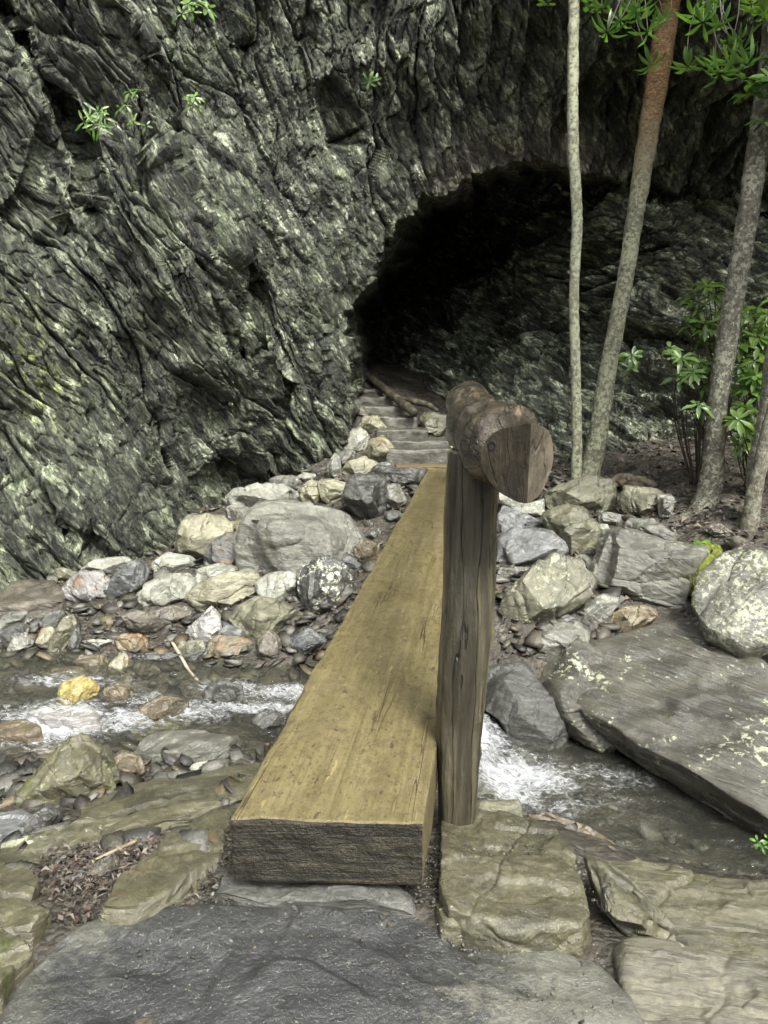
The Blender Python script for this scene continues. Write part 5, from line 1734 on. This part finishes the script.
scatter_stones('shale_rubble', [(-4.2, .1, 4.5, 6.6, 5), (-1.4, .6, 5.5, 8.8, 1.0), (-3.2, -.8, 6.6, 8.9, 1.4), (.3, 2.4, 4.8, 8.2, 1.6), (-4, -.4, 3.1, 3.85, 2.0), (-4, .6, 3.7, 4.8, 1.2), (.5, 3.5, 3.3, 4.8, .5), (-2.3, -.5, 2.3, 3.3, .3), (-4.5, -2.5, 5, 7.2, 1)], 6600, .014, .12, 91)
scatter_stones('gravel', [(-.55, .65, 2.0, 2.3, 1.5, -.268), (-.85, .75, 1.95, 2.35, 2.5), (.15, .95, 1.6, 2.3, 2.2), (-1.6, -.3, 1.9, 3.0, 1), (-.7, .6, 1.5, 2.05, .5, -.272)], 7000, .0025, .009, 92, .7, .1)


def litter(name, regions, total, seed, smin=.015, smax=.05):
    rs = np.random.default_rng(seed)
    VV, FF, CC = [], [], []
    pal = np.array([(.055, .046, .036), (.036, .031, .026), (.08, .066, .05), (.028, .024, .020), (.13, .11, .085), (.07, .048, .035), (.11, .10, .085)])
    W = np.array([r[4] for r in regions], float)
    W /= W.sum()
    for k in range(total):
        r = regions[rs.choice(len(regions), p=W)]
        x, y = rs.uniform(r[0], r[1]), rs.uniform(r[2], r[3])
        z = float(tz(x, y)) + rs.uniform(.004, .03)
        L = rs.uniform(smin, smax)
        w = L * (rs.uniform(.08, .2) if rs.random() < .5 else rs.uniform(.3, .55))
        a = rs.random() * 6.28
        d = np.array([math.cos(a), math.sin(a), rs.normal() * .25])
        s = np.array([-math.sin(a), math.cos(a), rs.normal() * .4])
        c = np.array([x, y, z])
        k4 = len(VV)
        cu = rs.uniform(-.2, .4) * L
        VV += [c - d * L / 2, c - s * w / 2 + [0, 0, cu], c + d * L / 2, c + s * w / 2 + [0, 0, cu]]
        FF.append((k4, k4 + 1, k4 + 2, k4 + 3))
        CC += [pal[rs.integers(len(pal))] * rs.uniform(.6, 1.3)] * 4
    me = mesh_from(name, np.array(VV), np.array(FF), smooth=False)
    cattr(me, 'tint', np.array(CC))
    t = NT(name)
    t.principled(t.attr('tint', 'Color'), .6, None, .4)
    return tag(link(name, me, t.m), kind='stuff')


litter('bark_litter', [(-1.25, -.45, 2.0, 2.55, 4), (-1.1, -.75, 2.15, 2.5, 3), (.35, 1.2, 4.9, 6.3, 1.2)], 5200, 93, .008, .035)
litter('leaf_litter', [(1.2, 4.2, 5.6, 9.2, 3), (.5, 3, 5.0, 7, .8), (-3, .3, 5.2, 8.5, .7)], 5000, 94, .03, .10)

# ------------------------------------------------------------------ light
w = bpy.data.worlds.new('World')
scene.world = w
w.use_nodes = True
nt = w.node_tree
nt.nodes.clear()
ow = nt.nodes.new('ShaderNodeOutputWorld')
bg = nt.nodes.new('ShaderNodeBackground')
sky = nt.nodes.new('ShaderNodeTexSky')
sky.sky_type = 'NISHITA'
sky.sun_disc = False
EL, AZ = math.radians(54), math.radians(155)
sky.sun_elevation = EL
sky.sun_rotation = AZ
sky.air_density = 1.0
sky.dust_density = 4.0
hs = nt.nodes.new('ShaderNodeHueSaturation')
hs.inputs['Saturation'].default_value = .10
nt.links.new(sky.outputs[0], hs.inputs['Color'])
nt.links.new(hs.outputs[0], bg.inputs['Color'])
bg.inputs['Strength'].default_value = .115
nt.links.new(bg.outputs[0], ow.inputs[0])
sd_ = bpy.data.lights.new('sun', 'SUN')
sd_.energy = 1.5
sd_.angle = math.radians(14)
sd_.color = (1, .975, .88)
so = bpy.data.objects.new('sun', sd_)
COL.objects.link(so)
dv = Vector((math.sin(AZ) * math.cos(EL), math.cos(AZ) * math.cos(EL), math.sin(EL)))   # towards the sun
so.rotation_euler = dv.to_track_quat('Z', 'Y').to_euler()
so.location = (0, 0, 12)
vs_ = scene.view_settings
scene.display_settings.display_device = 'sRGB'
vs_.view_transform = 'Standard'
vs_.look = 'None'
vs_.gamma = 1
vs_.use_curve_mapping = False
vs_.exposure = 1.98
cy = scene.cycles
cy.use_denoising = True
cy.max_bounces = 6
cy.diffuse_bounces = 3
cy.glossy_bounces = 3
cy.transmission_bounces = 4
cy.transparent_max_bounces = 8
cy.caustics_reflective = False
cy.caustics_refractive = False
